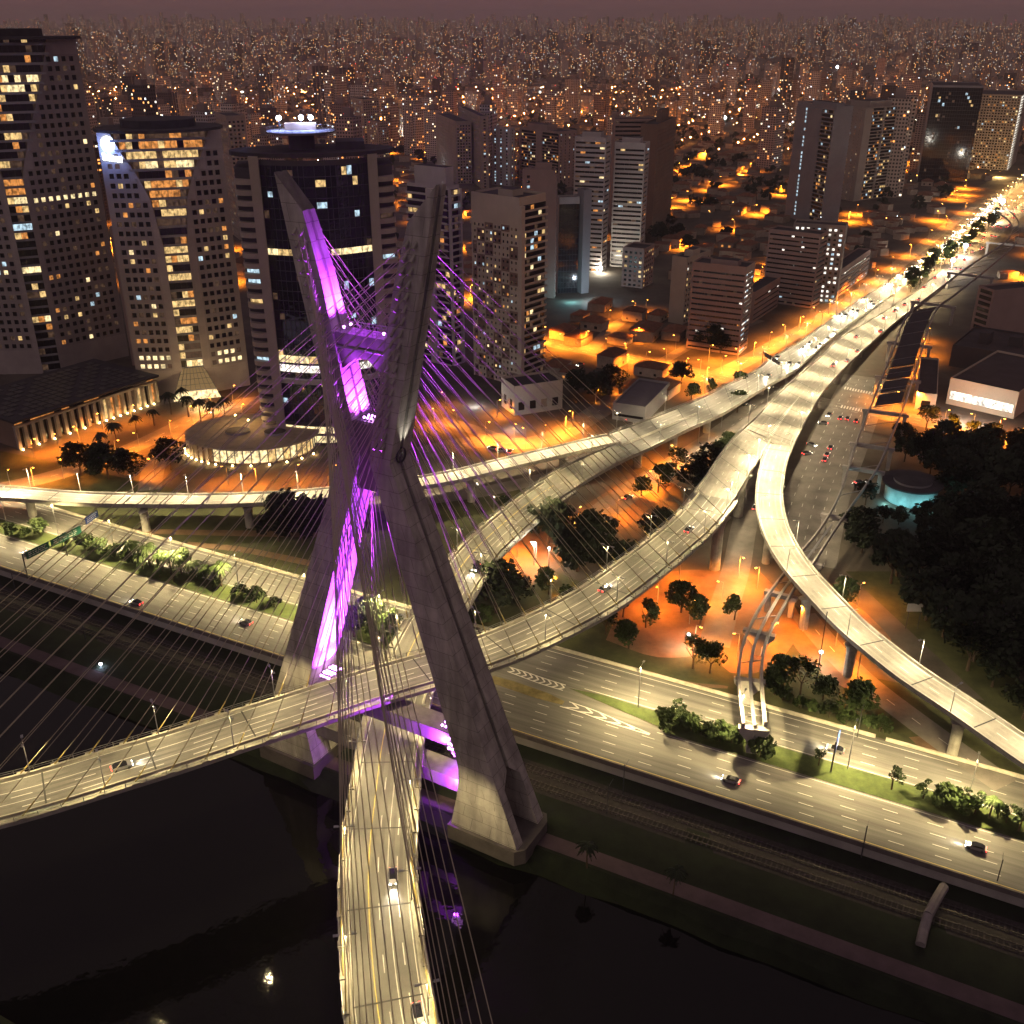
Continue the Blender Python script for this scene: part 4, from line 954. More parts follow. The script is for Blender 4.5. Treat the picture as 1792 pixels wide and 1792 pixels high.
    if sign:
        def sp_(x, z, out): return wp(-1, x, z, out)
        SG = bulb('sign_white', (0.72, 0.86, 1.0), 9); SB = mat('sign_ink', (0.01, 0.03, 0.2), 0.5, 0)
        db = MB(); cx, cz, r = half - 4.2, H - 4.6, 2.9; m = 24
        ring = [sp_(cx + r * math.cos(2 * PI * k / m), cz + r * 1.1 * math.sin(2 * PI * k / m), 0.5) for k in range(m)]; ring2 = [sp_(cx + r * math.cos(2 * PI * k / m), cz + r * 1.1 * math.sin(2 * PI * k / m), 0.02) for k in range(m)]
        db.face(ring, SG); db.sweep([ring2, ring], SG, caps=False)
        for k in range(8):   # the curved stroke low in the disc
            a0 = PI * 1.25 + k * PI * 0.0625; a1 = a0 + PI * 0.0625
            db.face([sp_(cx + q * math.cos(a), cz + 0.2 + q * math.sin(a), 0.54) for q, a in ((1.5, a0), (1.5, a1), (1.75, a1), (1.75, a0))], SB)
        # wordmark, too blurred in the photograph to be read: seven upright strokes of white
        for k in range(7):
            x0 = cx + 3.0 - k * 1.22; hh = 2.9 if k in (0, 2) else 2.2
            db.prism([sp_(x0, 0, 0.03)[:2], sp_(x0 - 0.95, 0, 0.03)[:2], sp_(x0 - 0.95, 0, 0.45)[:2], sp_(x0, 0, 0.45)[:2]], cz - 6.6 - 0.18 * k, cz - 6.6 - 0.18 * k + hh, SG)
        s = db.build('roof_sign', o)
        ld = bpy.data.lights.new('sign_glow', 'POINT'); ld.energy = 9000; ld.color = (0.2, 0.35, 1.0); ld.shadow_soft_size = 2.5
        lo = bpy.data.objects.new('sign_glow', ld); C.objects.link(lo); lo.parent = o; p = sp_(cx, cz - 2, 3.5); lo.location = p
    return o
waisted_tower('office_tower', 'tallest office tower, at the left edge, pale granite with a dark glazed waist', S(92, 652), math.radians(25), 156, 42, 4.3,
    [(0, 4.3), (97, 4.3), (146, 23), (157, 26)], [8.6 + 3.7 * k for k in range(9)],
    {(1, 20): 'row', (0, 20): 'bright', (0, 21): 'orange', (0, 22): 'orange', (0, 33): 'bright', (0, 32): 'bright', (0, 27): 'warm', (0, 24): 'warm', (0, 17): 'cool', (0, 12): 'bright', (0, 6): 'bright', (0, 3): 'warm'}, fold=22, entrance=False)
waisted_tower('office_tower', 'pale granite office tower with a blue-white glowing sign on its shoulder', S(344, 690), math.radians(18), 120, 27, 5.0,
    [(0, 6.5), (13, 5.0), (70, 5.2), (92, 8.0), (104, 13), (113, 18), (121, 21)], [10.6 + 3.2 * k for k in range(5)],
    {(0, 26): 'warm', (0, 25): 'bright', (0, 27): 'orange', (0, 28): 'glow', (0, 24): 'dark', (0, 23): 'orange', (0, 22): 'orange', (0, 21): 'glow', (0, 20): 'warm', (0, 19): 'glow', (0, 18): 'dark', (0, 17): 'dark', (0, 14): 'dark', (0, 12): 'dark', (0, 11): 'glow', (0, 9): 'dark', (0, 8): 'glow', (0, 6): 'dark', (0, 5): 'glow', (0, 16): 'warm', (0, 15): 'warm', (0, 13): 'warm', (0, 10): 'warm', (0, 7): 'warm', (0, 4): 'glow', (0, 3): 'bright', (0, 2): 'bright', (1, 3): 'row', (1, 4): 'row', (-1, 3): 'row', (-1, 4): 'row'}, sign=True, fold=16)
# ---------------------------------------------------------------- dark glass tower with balcony columns
def hotel():
    b = S(588, 772); rz = math.radians(10); o = thing('hotel_tower', 'dark mirror-glass tower between pale balcony columns with a floodlit helipad', 'tower', (b.x, b.y, 0), rz=rz)
    H = 117; FH = 4.0; n = int(H / FH); mb = MB(); pn = Panes()
    arc = [(-20.5 + 41 * k / 10, 2 - 6.5 * math.sin(PI * k / 10)) for k in range(11)]
    for (x0, y0), (x1, y1) in zip(arc, arc[1:]):
        d = Vector((x1 - x0, y1 - y0)); w = d.length; d.normalize(); nn = Vector((d.y, -d.x))
        facade(mb, pn, (x0, y0), d, w, 10, H - 1, nn, dict(kind='glass', gm=MIRROR, fh=FH, cw=2.1, lit=dict(glow=0.03, cool=0.02, warm=0.012, bright=0.006)), W_DRK)  # random lit panes partly imitate city lights reflected in the glass
        for zz, s in ((80, 'bright'), (36, 'bright'), (32, 'white'), (1.0, 'bright'), (5.2, 'bright')):
            if zz > 20 and abs((x0 + x1) / 2) < 3: continue
            pn.add(quadpts((x0, y0), d, 0.1, w - 0.1, zz + 0.2, zz + (2.6 if zz > 70 else 3.2), nn, 0.09), s if rw.random() < 0.8 else 'warm')
        mb.face(quadpts((x0, y0), d, 0, w, 0, 10, nn, -0.05), W_DRK)
        mb.prism([(x0 + nn.x * -0.5, y0 + nn.y * -0.5), (x1 + nn.x * -0.5, y1 + nn.y * -0.5), (x1 + nn.x * 1.6, y1 + nn.y * 1.6), (x0 + nn.x * 1.6, y0 + nn.y * 1.6)], 27.5, 29.5, W_WHI)
    mb.build('curtain_wall', o)
    for sd in (-1, 1):
        w = MB(); x = sd * 22.4; w.box((x, 1.5, 0), 3.6, 6, H + 0.5, W_BEI)
        w.build('pier', o)
        w = MB(); x = sd * 27.2
        w.prism([(sd * 24.25, 1), (sd * 30.2, 5), (sd * 30.2, 26), (sd * 20, 26), (sd * 20, 5)], 0, H - 4, W_DRK)
        w.build('balcony_core', o)
        bl = MB()
        for i in range(1, n - 1):
            z = i * FH; m = 7
            pl = [(sd * 24.25, -0.6)] + [(sd * (24.25 + 6.4 * math.sin(PI / 2 * k / m)), -0.6 + 4.5 * (1 - math.cos(PI / 2 * k / m))) for k in range(1, m + 1)] + [(sd * 30.6, 12), (sd * 24.25, 12)]
            bl.prism(pl, z - 0.9, z + 1.05, W_BEI)
            if rw.random() < 0.2: pn.add([(sd * 24.6, 0.9, z + 1.1), (sd * 29.5, 4.3, z + 1.1), (sd * 29.5, 4.3, z + 2.9), (sd * 24.6, 0.9, z + 2.9)][::sd], rw.choice(['glow', 'cool', 'warm']))
        bl.build('balcony_tier', o)
    pn.build(o, (0, 0, 0), 'window', 100)
    rb = MB(); m = 24
    rb.prism([(32 * math.cos(2 * PI * k / m), 12 + 17 * math.sin(2 * PI * k / m)) for k in range(m)], H, H + 1.6, ROOFD)
    rb.prism([(9, 6), (20, 6), (20, 20), (9, 20)], H + 1.6, H + 4.5, ROOFD)
    rb.build('roof', o)
    hp = MB(); c = (-4, 12)
    hp.tube((c[0], c[1], H + 1.6), (c[0], c[1], H + 7.5), 5, W_DRK, n=16); hp.tube((c[0], c[1], H + 7.5), (c[0], c[1], H + 8.3), 12.5, W_GRY, r1=13.2, n=28)
    hpo = hp.build('helipad', o)
    rl = MB()
    for k in range(28): 
        a = 2 * PI * k / 28; a2 = 2 * PI * (k + 1) / 28
        rl.tube((c[0] + 13 * math.cos(a), c[1] + 13 * math.sin(a), H + 8.3), (c[0] + 13 * math.cos(a), c[1] + 13 * math.sin(a), H + 9.5), 0.08, STEEL, n=4)
        rl.tube((c[0] + 13 * math.cos(a), c[1] + 13 * math.sin(a), H + 9.5), (c[0] + 13 * math.cos(a2), c[1] + 13 * math.sin(a2), H + 9.5), 0.08, STEEL, n=4, cap=False)
    rl.build('railing', hpo)
    FB = bulb('helipad_lamp', (0.72, 0.82, 1.0), 60)
    for x in (-8, 0.5, 4.2):
        lb = MB(); lb.tube((c[0] + x, c[1] + 2, H + 8.3), (c[0] + x, c[1] + 2, H + 12.4), 0.12, DSTEEL); lb.ball((c[0] + x, c[1] + 1.8, H + 12.8), 0.95, FB, 8, 5); lb.build('floodlight', hpo)
        ld = bpy.data.lights.new('helipad_flood', 'POINT'); ld.energy = 5500; ld.color = (0.25, 0.35, 1.0); ld.shadow_soft_size = 0.5
        lo = bpy.data.objects.new('helipad_flood', ld); C.objects.link(lo); lo.parent = o; lo.location = (c[0] + x, c[1] + 0.5, H + 12.6)
    hb = MB(); hb.box((c[0], c[1] + 3, H + 8.3), 12, 3.5, 2.6, mat('hut_paint', (0.5, 0.35, 0.2), 0.8)); hb.build('roof_hut', hpo)
hotel()
# ---------------------------------------------------------------- podium with a lit colonnade
UPL = bulb('uplight_lens', (1.0, 0.70, 0.28), 26)
def uplight(p, aim, e=700):
    o = thing('ground_uplight', 'small warm uplight set in the ground at the foot of a pier', 'light', p, 'uplights along the colonnades')
    mb = MB(); mb.tube((0, 0, 0), (0, 0, 0.35), 0.3, DSTEEL, n=8); mb.build('housing', o); mb = MB(); mb.ball((0, 0, 0.55), 0.42, UPL, 8, 5); mb.build('lens', o)
    ld = bpy.data.lights.get('uplight') or bpy.data.lights.new('uplight', 'POINT'); ld.energy = e; ld.color = (1, 0.62, 0.24); ld.shadow_soft_size = 0.3
    lo = bpy.data.objects.new('uplight', ld); C.objects.link(lo); lo.parent = o; lo.location = Vector(aim)
def podium():
    a, b = S(38, 788), S(278, 704); d = (b - a).xy.normalized(); w = (b - a).length; nn = Vector((d.y, -d.x)); h = 13.0; o = thing('podium_hall', 'long low hall with a dark skylit roof and a floodlit colonnade', 'building', a); A2 = a.xy; bk = -nn * 47
    wb = MB(); pn = Panes(); n = int(w / 3.6); st = w / n
    for i in range(n + 1):
        p = A2 + d * st * i; wb.prism([tuple(p + d * x + nn * y) for x, y in ((-0.75, 0), (0.75, 0), (0.75, -1.5), (-0.75, -1.5))], 0, h - 3.2, W_BEI)
    wb.prism([tuple(A2 + d * x + nn * y) for x, y in ((-0.8, 0.02), (w + 0.8, 0.02), (w + 0.8, -1.6), (-0.8, -1.6))], h - 3.2, h - 2.2, W_BEI)
    wb.prism([tuple(A2 + nn * -1.6), tuple(A2 + d * w + nn * -1.6), tuple(A2 + d * w + bk), tuple(A2 + bk)], 0, h - 0.6, W_BRN)
    wb.build('wall', o, a)
    for i in range(n):
        s = 'dark' if i < n * 0.5 else rw.choice(['glow', 'orange', 'warm', 'dark'])
        pn.add(quadpts(A2, d, i * st + 0.8, (i + 1) * st - 0.8, 0.4, h - 3.4, nn, -1.57), s)
        pn.add(quadpts(A2, d, i * st + 0.1, (i + 1) * st - 0.1, h - 2.1, h - 0.8, nn, -1.57), rw.choice(['dark', 'orange', 'glow', 'dark']))
    pn.build(o, a)
    R = MB(); R.prism([tuple(A2 + d * -1.5 + nn * 1.2), tuple(A2 + d * (w + 1.5) + nn * 1.2), tuple(A2 + d * (w + 1.5) + bk), tuple(A2 + d * -1.5 + bk)], h - 0.6, h + 0.3, ROOFD)
    r = R.build('roof', o, a)
    sk = MB(); SKY = mat('skylight_glass', (0.055, 0.05, 0.052), 0.45, 0.3, 0.2)
    for i in range(int(w / 4)):
        for j in range(9):
            if 0.05 < (i * 7 + j * 13) % 10 / 10 < 0.85: c = A2 + d * (2.5 + i * 4) - nn * (4 + j * 4.6); sk.prism([tuple(c + d * x + nn * y) for x, y in ((-1.6, -1.9), (1.6, -1.9), (1.6, 1.9), (-1.6, 1.9))], h + 0.3, h + 0.55, SKY)
    sk.build('skylight', r, a, kind='stuff')
    for i in range(0, n, 1):
        if i % 2 == 0 or i > n * 0.5:
            p = A2 + d * (st * i) + nn * 1.3; uplight((p.x, p.y, 0.02), (-nn.x * -0.2, -nn.y * -0.2, 0.9), 420)
podium()
def rotunda():
    c = S(446, 782); R = 25.0; h = 7.5; o = thing('round_pavilion', 'round glass-fronted pavilion with a warm-lit terrace roof and stone fins', 'building', c)
    m = 48; wb = MB(); pn = Panes()
    P = lambda a, r: (c.x + r * math.cos(a) * 1.12, c.y + r * math.sin(a) * 0.85)
    wb.prism([P(2 * PI * k / m, R - 2.2) for k in range(m)], 0, h - 0.8, W_BRN)
    for k in range(m):
        a0, a1 = 2 * PI * k / m, 2 * PI * (k + 1) / m; am = (a0 + a1) / 2
        if math.sin(am) > 0.35: continue
        q0, q1 = P(a0, R - 2.15), P(a1, R - 2.15)
        if math.cos(am) > -0.55:
            pn.add([(*q0, 0.6), (*q1, 0.6), (*q1, h - 1.2), (*q0, h - 1.2)], 'bright' if rw.random() < 0.7 else 'warm')
            f = P(a0, R - 2.0); wb.box((f[0], f[1], 0), 0.35, 0.35, h - 0.8, DSTEEL)
        else:
            f0 = P(am, R - 0.3); f1 = P(am, R - 2.2); wb.tube((*f0, 0), (*f0, h - 0.8), 0.75, W_BEI, n=6)
    wb.build('wall', o, c); pn.build(o, c)
    tb = MB(); tb.prism([P(2 * PI * k / m, R) for k in range(m)], h - 0.8, h, W_BEI, mat('terrace_paving', (0.30, 0.24, 0.16), 0.85, 0.2, 0.3))
    t = tb.build('roof_terrace', o, c)
    for x, y, r in ((-6, -2, 5.2), (10, -3, 4.6)):
        kb = MB(); kb.prism([(c.x + x + r * math.cos(2 * PI * k / 24), c.y + y + r * 0.8 * math.sin(2 * PI * k / 24)) for k in range(24)], h, h + 0.9, W_GRY, ROOFD); kb.build('skylight', t, c)
    for k in range(22):
        a = math.radians(188 + 7.4 * k); p = P(a, R + 1.0)
        if k % 2 == 0 or k < 8: uplight((p[0], p[1], 0.02), (0.5 * math.cos(a), 0.5 * math.sin(a), 1.2), 420)
    for x, y in ((-9, 8), (6, 9), (-2, 2)):
        ld = bpy.data.lights.new('terrace_light', 'POINT'); ld.energy = 3800; ld.color = (1, 0.6, 0.2); ld.shadow_soft_size = 0.3
        lb = thing('bollard_lamp', 'short warm lamp post on the round terrace', 'lamp', (c.x + x, c.y + y, h), 'lamp posts on the round terrace'); q = MB(); q.tube((0, 0, 0), (0, 0, 3.6), 0.1, POLE); q.build('pole', lb); q = MB(); q.ball((0, 0, 3.9), 0.4, UPL, 8, 5); q.build('lamp_head', lb)
        lo = bpy.data.objects.new('terrace_light', ld); C.objects.link(lo); lo.parent = lb; lo.location = (0, 0, 4.4)
rotunda()
# ---------------------------------------------------------------- apartment and office blocks of the middle distance
g_ = lambda **k: dict(kind='grid', **k)
b_ = lambda **k: dict(kind='bands', **k)
bal = lambda **k: dict(kind='balcony', **k)
sol = dict(kind='solid')
gl_ = lambda **k: dict(kind='glass', **k)
AP = 'apartment_block'
block(AP, 'pale balconied apartment block standing behind the right mast tip', (792, 640), 330, (712, 322), (828, 332), W_WHI, bal(seg=[(0, 0.35), (0.5, 1)], lit=FEW, fh=3.3), bal(seg=[(0.1, 0.85)], fh=3.3, lit=FEW), boxes=((0.08, 0.1, 0.75, 0.7, 9.5),))
block(AP, 'cream and brown chequered apartment tower with a tall cream crown', (908, 676), 350, (824, 339), (939, 339), W_CRM, g_(fh=3.1, cw=2.5, fx=0.42, fz=0.42, m2=W_BRN, top=3, lit=LIT), bal(seg=[(0.12, 1)], fh=3.1, lit=LIT), boxes=((0.3, 0.3, 0.3, 0.4, 3),))
block(AP, 'plain slab with one dark window strip behind the chequered tower', (966, 522), 300, (914, 299), (992, 297), W_PNK, g_(lit=FEW, cw=6, skip=(0, 1), fx=0.3), bal(seg=[(0.3, 0.9)], lit=FEW), boxes=((0.1, 0.2, 0.5, 0.5, 5),))
block('office_block', 'narrow black glass office block framed in white with cyan lights at its foot', (1010, 512), 347, (979, 348), (1022, 346), W_WHI, gl_(fh=3.6, lit=dict(cool=0.004)), sol, cat='building')
block('office_block', 'windowless grey slab rising beside the black glass block', (1017, 514), 335, (1008, 335), (1036, 334), W_GRY, sol, sol)
block(AP, 'left one of two twin towers banded in white and dark windows', (1052, 478), 243, (1006, 241), (1083, 240), W_WHI, b_(fh=3.2, lit=LIT), b_(fh=3.2, lit=FEW), boxes=((0.2, 0.2, 0.6, 0.6, 4),))
block(AP, 'right one of two twin towers banded in white and dark windows', (1118, 470), 253, (1076, 251), (1155, 250), W_WHI, b_(fh=3.2, lit=LIT), b_(fh=3.2, lit=LIT), boxes=((0.2, 0.2, 0.6, 0.6, 4),))
block(AP, 'tall brown ribbed tower right of the twin towers', (1172, 395), 206, (1151, 220), (1216, 205), W_BRN, g_(cw=5, fx=0.25, lit=FEW), g_(cw=4.5, fx=0.3, lit=FEW), boxes=((0.2, 0.3, 0.4, 0.3, 9),))
block(AP, 'low pale apartment block in front of the twin towers', (1124, 505), 438, (1084, 437), (1146, 429), W_PNK, g_(lit=LIT), g_(lit=LIT))
block('office_block', 'pale blank-ended slab beside the wide striped office block', (1194, 568), 454, (1168, 453), (1244, 440), W_CRM, g_(cw=9, fx=0.2, lit=FEW, skip=(0, 1)), g_(cw=3, lit=MANY), boxes=((0.1, 0.3, 0.6, 0.3, 4),))
block('office_block', 'wide office block striped with rows of windows, nearest the viaduct', (1292, 622), 471, (1212, 461), (1315, 469), W_PNK, b_(fh=2.95, fz=0.34, uw=1.7, lit=dict(white=0.05, warm=0.02, orange=0.012, glow=0.06)), b_(fh=2.95, lit=dict(cool=0.25, white=0.2), uw=3), boxes=((0.2, 0.2, 0.5, 0.4, 3),), mind=16)
block('office_block', 'low long office wing right of the nearest striped block', (1316, 566), 514, (1302, 508), (1366, 487), W_PNK, sol, b_(fh=3.0, fz=0.35, lit=MANY))
block('office_block', 'second wide striped office block, standing farther up the avenue', (1420, 540), 413, (1346, 403), (1436, 411), W_PNK, b_(fh=2.95, fz=0.34, uw=1.7, lit=dict(white=0.05, cool=0.02, warm=0.01, glow=0.05)), b_(fh=2.95, lit=FEW), mind=15)
block('office_block', 'office block with lit stair columns behind the second striped block', (1462, 532), 398, (1389, 392), (1475, 396), W_BEI, g_(fh=2.95, cw=3.1, fx=0.5, lit=dict(white=0.45, cool=0.1)), g_(lit=MANY), mind=14)
block('office_block', 'low wing with lit windows ending the row of striped blocks', (1466, 520), 474, (1455, 468), (1524, 438), W_PNK, sol, b_(fh=3.0, fz=0.35, lit=MANY))
block(AP, 'slim grey tower with one column of teal stair windows', (1437, 398), 188, (1397, 179), (1463, 184), W_GRY, bal(seg=[(0.02, 0.33)], lit=FEW, cols=(0.72,), fh=3.3, proj=1.0), sol, mind=16, boxes=((0.1, 0.2, 0.6, 0.5, 3),))
block(AP, 'broad apartment tower with a lit penthouse floor and many lit rooms', (1491, 352), 190, (1486, 184), (1577, 186), W_BEI, g_(cw=5, fx=0.14, fz=0.3, lit=LIT), bal(seg=[(0.2, 0.52), (0.56, 0.95)], fh=3.1, lit=dict(warm=0.07, orange=0.06, cool=0.03, glow=0.1)), boxes=((0.1, 0.2, 0.6, 0.75, 6),), mind=14)
block('office_tower', 'black glass tower with a pale grid flank on the right', (1690, 322), 152, (1633, 150), (1712, 145), W_GRY, gl_(fh=3.8, cw=2.4, lit=dict(cool=0.006, warm=0.004, glow=0.03)), g_(cw=3.2, fx=0.7, fz=0.65, lit=dict(warm=0.01)), cat='tower')
block(AP, 'pale tower at the right edge with a strip of white-lit balconies', (1762, 298), 168, (1712, 160), (1800, 160), W_BEI, g_(lit=LIT), bal(seg=[(0, 0.4)], lit=dict(white=0.9)))
block(AP, 'tower with a gold-lit crown left of the slim pair behind', (842, 330), 205, (802, 187), (846, 208), W_BEI, g_(cw=6, fx=0.25, lit=FEW), g_(cw=5, fx=0.3, lit=LIT))
block(AP, 'low-lit tower with golden rooftop lamps beside a taller stair slab', (800, 322), 214, (762, 199), (806, 206), W_BEI, g_(cw=5, fx=0.3, lit=FEW), g_(lit=FEW))
block(AP, 'pale tower with one lit stair column behind the chequered tower', (893, 326), 226, (860, 224), (906, 226), W_WHI, g_(cw=6.5, fx=0.25, lit=dict(cool=0.35)), g_(cw=6, fx=0.2, lit=MANY))
block(AP, 'wide salmon tower with dark balcony strips left of the twin towers', (976, 330), 232, (910, 224), (1006, 229), W_PNK, bal(seg=[(0, 0.4), (0.55, 0.95)], lit=LIT), g_(cw=6, fx=0.2, lit=FEW), boxes=((0.35, 0.1, 0.5, 0.6, 6),))
block(AP, 'plain tower with a high blank parapet directly behind the twins', (1136, 400), 210, (1076, 210), (1140, 206), W_PNK, b_(lit=FEW, fh=3.4), g_(cw=5, fx=0.14, fz=0.3, lit=FEW), mind=16)
block(AP, 'narrow apartment tower with a lit window column left of an orange glow', (640, 272), 175, (613, 172), (650, 172), W_BEI, g_(cw=5, fx=0.3, lit=MANY), g_(lit=FEW))
block(AP, 'lower apartment block beside the tower left of an orange glow', (664, 276), 214, (642, 212), (674, 212), W_BEI, g_(cw=4, fx=0.3, lit=MANY), g_(lit=FEW))
block(AP, 'narrow orange-lit block glimpsed between the two waisted towers', (232, 640), 402, (200, 396), (246, 400), W_PNK, g_(lit=dict(orange=0.5, warm=0.1)), sol)
block(AP, 'pale block peeping over the roof of the signed tower', (420, 420), 205, (376, 198), (432, 205), W_BEI, g_(cw=5, fx=0.4, lit=LIT), g_(lit=FEW))
block('warehouse', 'grey metal warehouse with a low roof beside the viaduct railing', (1128, 742), 716, (1074, 706), (1172, 672), W_GRY, b_(fh=4.5, fz=0.3, lit=FEW), sol, roof=mat('metal_roof', (0.09, 0.08, 0.095), 0.6, 0.2, 0.2), cat='building')
block('podium_block', 'flat-roofed podium with pale fins at the foot of the chequered tower', (900, 728), 680, (812, 672), (985, 668), W_CRM, g_(fh=8, cw=5, fx=0.5, fz=0.6, lit=dict(orange=0.25, glow=0.3)), g_(fh=8, cw=5, lit=FEW), cat='building')
# right-hand side
block('showroom', 'flat-roofed showroom with a blazing white shop front', (1655, 706), 664, (1628, 655), (1783, 690), W_CRM, sol, g_(fh=9, cw=70, fx=0.98, fz=0.46, lit=dict(white=1.0)), cat='building', mind=60)
block('parking_block', 'open concrete frame of six storeys with dark bays', (1696, 584), 502, (1688, 500), (1741, 511), W_PNK, sol, g_(fh=3.4, cw=7.5, fx=0.85, fz=0.66, lit={}), cat='building', mind=30)
block('depot', 'dark flat roof with two orange-lit stair boxes behind the showroom', (1660, 640), 606, (1640, 600), (1800, 628), W_DRK, sol, sol, cat='building', mind=45, boxes=((0.3, 0.25, 0.2, 0.14, 6), (0.4, 0.62, 0.12, 0.16, 5)))
block('yard_building', 'narrow orange-lit warehouse with rounded bays along the monorail', (1600, 716), 690, (1592, 690), (1640, 694), W_CRM, sol, g_(fh=6, cw=6, lit=dict(orange=0.4)), cat='building', mind=60)
def teal_house():
    c = S(1592, 872); o = thing('round_house', 'low round building among the trees with teal-lit walls', 'building', c); m = 36
    P = lambda a, r: (c.x + r * math.cos(a), c.y + r * math.sin(a))
    w = MB(); TL = mat('teal_wall', (0.26, 0.33, 0.33), 0.8, 0.2, 0.3); w.prism([P(2 * PI * k / m, 9.5) for k in range(m)], 0, 6.5, TL); w.build('wall', o, c)
    r = MB(); r.prism([P(2 * PI * k / m, 11) for k in range(m)], 6.5, 7.2, ROOFD); r.prism([P(2 * PI * k / m, 7) for k in range(m)], 7.2, 8.0, W_GRY, ROOFD); r.build('roof', o, c)
    for a in (205, 235, 265, 290):
        a = math.radians(a); ld = bpy.data.lights.new('teal_flood', 'POINT'); ld.energy = 900; ld.color = (0.35, 0.95, 1.0); ld.shadow_soft_size = 0.3
        lo = bpy.data.objects.new('teal_flood', ld); C.objects.link(lo); lo.parent = o; lo.location = (12.5 * math.cos(a), 12.5 * math.sin(a), 1.5)
teal_house()
# ================================================================ lamps
def lamp_proto(name, label, group, h, col, energy, heads=1, arm=1.6, bul=24, ang=155, size=0.3):
    o = thing(name, label, 'street lamp', (0, 0, -500), group)
    mb = MB(); mb.tube((0, 0, 0), (0, 0, h), 0.13, POLE, r1=0.08, n=6)
    sides = (1, -1) if heads == 2 else (1,)
    for s in sides: mb.tube((0, 0, h - 0.1), (s * arm, 0, h + 0.15), 0.06, POLE, n=4)
    mb.build('pole', o); B = bulb('lamp_glow_%d_%d' % (int(col[1] * 100), int(bul)), tuple(c ** 0.8 for c in col), bul)
    for s in sides:
        hb = MB(); hb.box((s * arm, 0, h + 0.1), 0.95, 0.5, 0.16, POLE); hd = hb.build('lamp_head', o)
        lb = MB(); lb.box((s * arm, 0, h + (0.06 if bul < 28 else -0.1)), 0.7, 0.36, 0.05 if bul < 28 else 0.2, B); lb.build('lens', hd)
    ld = bpy.data.lights.new(name + '_light', 'SPOT'); ld.energy = energy; ld.color = col; ld.spot_size = math.radians(ang); ld.spot_blend = 0.55; ld.shadow_soft_size = size
    lo = bpy.data.objects.new('lamp_light', ld); C.objects.link(lo); lo.parent = o; lo.location = (0 if heads == 2 else arm, 0, h - 0.15)
    return o
WARMW = (1.0, 0.77, 0.36); SOD = (1.0, 0.26, 0.018); CREAM = (1.0, 0.80, 0.46)
L_A = lamp_proto('deck_lamp', 'twin-headed lamp post on the edge of the upper bridge deck', 'lamp posts of the upper deck', 8.5, WARMW, 12500, 2)
L_B = lamp_proto('deck_lamp', 'twin-headed lamp post on the edge of the lower bridge deck', 'lamp posts of the lower deck', 8.5, WARMW, 14000, 2)
L_C = lamp_proto('ramp_lamp', 'lamp post along the slim ramp crossing behind the pylon', 'lamp posts of the slim ramp', 8.5, CREAM, 23000, 1)
L_D = lamp_proto('ramp_lamp', 'lamp post along the pale curving ramp on round piers', 'lamp posts of the curving ramp', 8.5, CREAM, 17000, 1)
L_R = lamp_proto('avenue_lamp', 'lamp post on the avenue viaduct and its fork', 'lamp posts of the avenue viaduct', 9, CREAM, 28000, 2)
L_V = lamp_proto('avenue_lamp', 'lamp post beside the distant ground-level avenue', 'lamp posts of the far avenue', 10, (1, 0.56, 0.18), 95000, 2, bul=40)
L_M = lamp_proto('expressway_lamp', 'tall thin lamp post in the grass median of the expressway', 'lamp posts of the expressway', 13, WARMW, 78000, 2, arm=2.2)
L_S = lamp_proto('street_lamp', 'street lamp with an orange sodium head on a side street', 'orange street lamps', 8, SOD, 30000, 1, bul=30, size=0.4)
L_F = lamp_proto('street_lamp', 'orange lamp among the dark houses of the far quarter', 'orange lamps of the far quarter', 9, SOD, 230000, 1, bul=60, size=0.8)
L_T = lamp_proto('street_lamp', 'orange sodium lamp along the avenue side road and the cross street', 'orange lamps of the avenue side road', 9, SOD, 78000, 1, bul=34, size=0.4)
def along(P, proto, step, offs, s0=6, s1=None, inward=True):
    s = s0; k = 0; s1 = P.s[-1] - 3 if s1 is None else s1
    while s < s1:
        off = offs[k % len(offs)]; p = P.pos(s, off=off, dz=0.02); h = P.head(s); put(proto, p, h + (-PI / 2 if off > 0 else PI / 2)); s += step; k += 1
along(PA, L_A, 13, (1.57, -1.57), 60); along(PB, L_B, 13, (1.57, -1.57), 70)
along(PCr, L_C, 20, (0.3,), 30); along(PD, L_D, 18, (0.25, -0.25), 8); along(PAv, L_R, 18, (-0.3,), 6); along(PBv, L_B, 16, (0.3, -0.3), 5)
along(PAL, L_R, 15, (0.3, -0.3), 4); along(PAR, L_R, 15, (0.3, -0.3), 4)
along(PGL, L_V, 34, (-0.5,), 4, 620); along(PGR, L_V, 34, (0.5,), 4, 620)
for s in range(-340, 150, 27):
    if -150 < s < -70: continue
    put(L_M, ST(s, 210.8, 0.14), math.atan2(ET.y, ET.x))
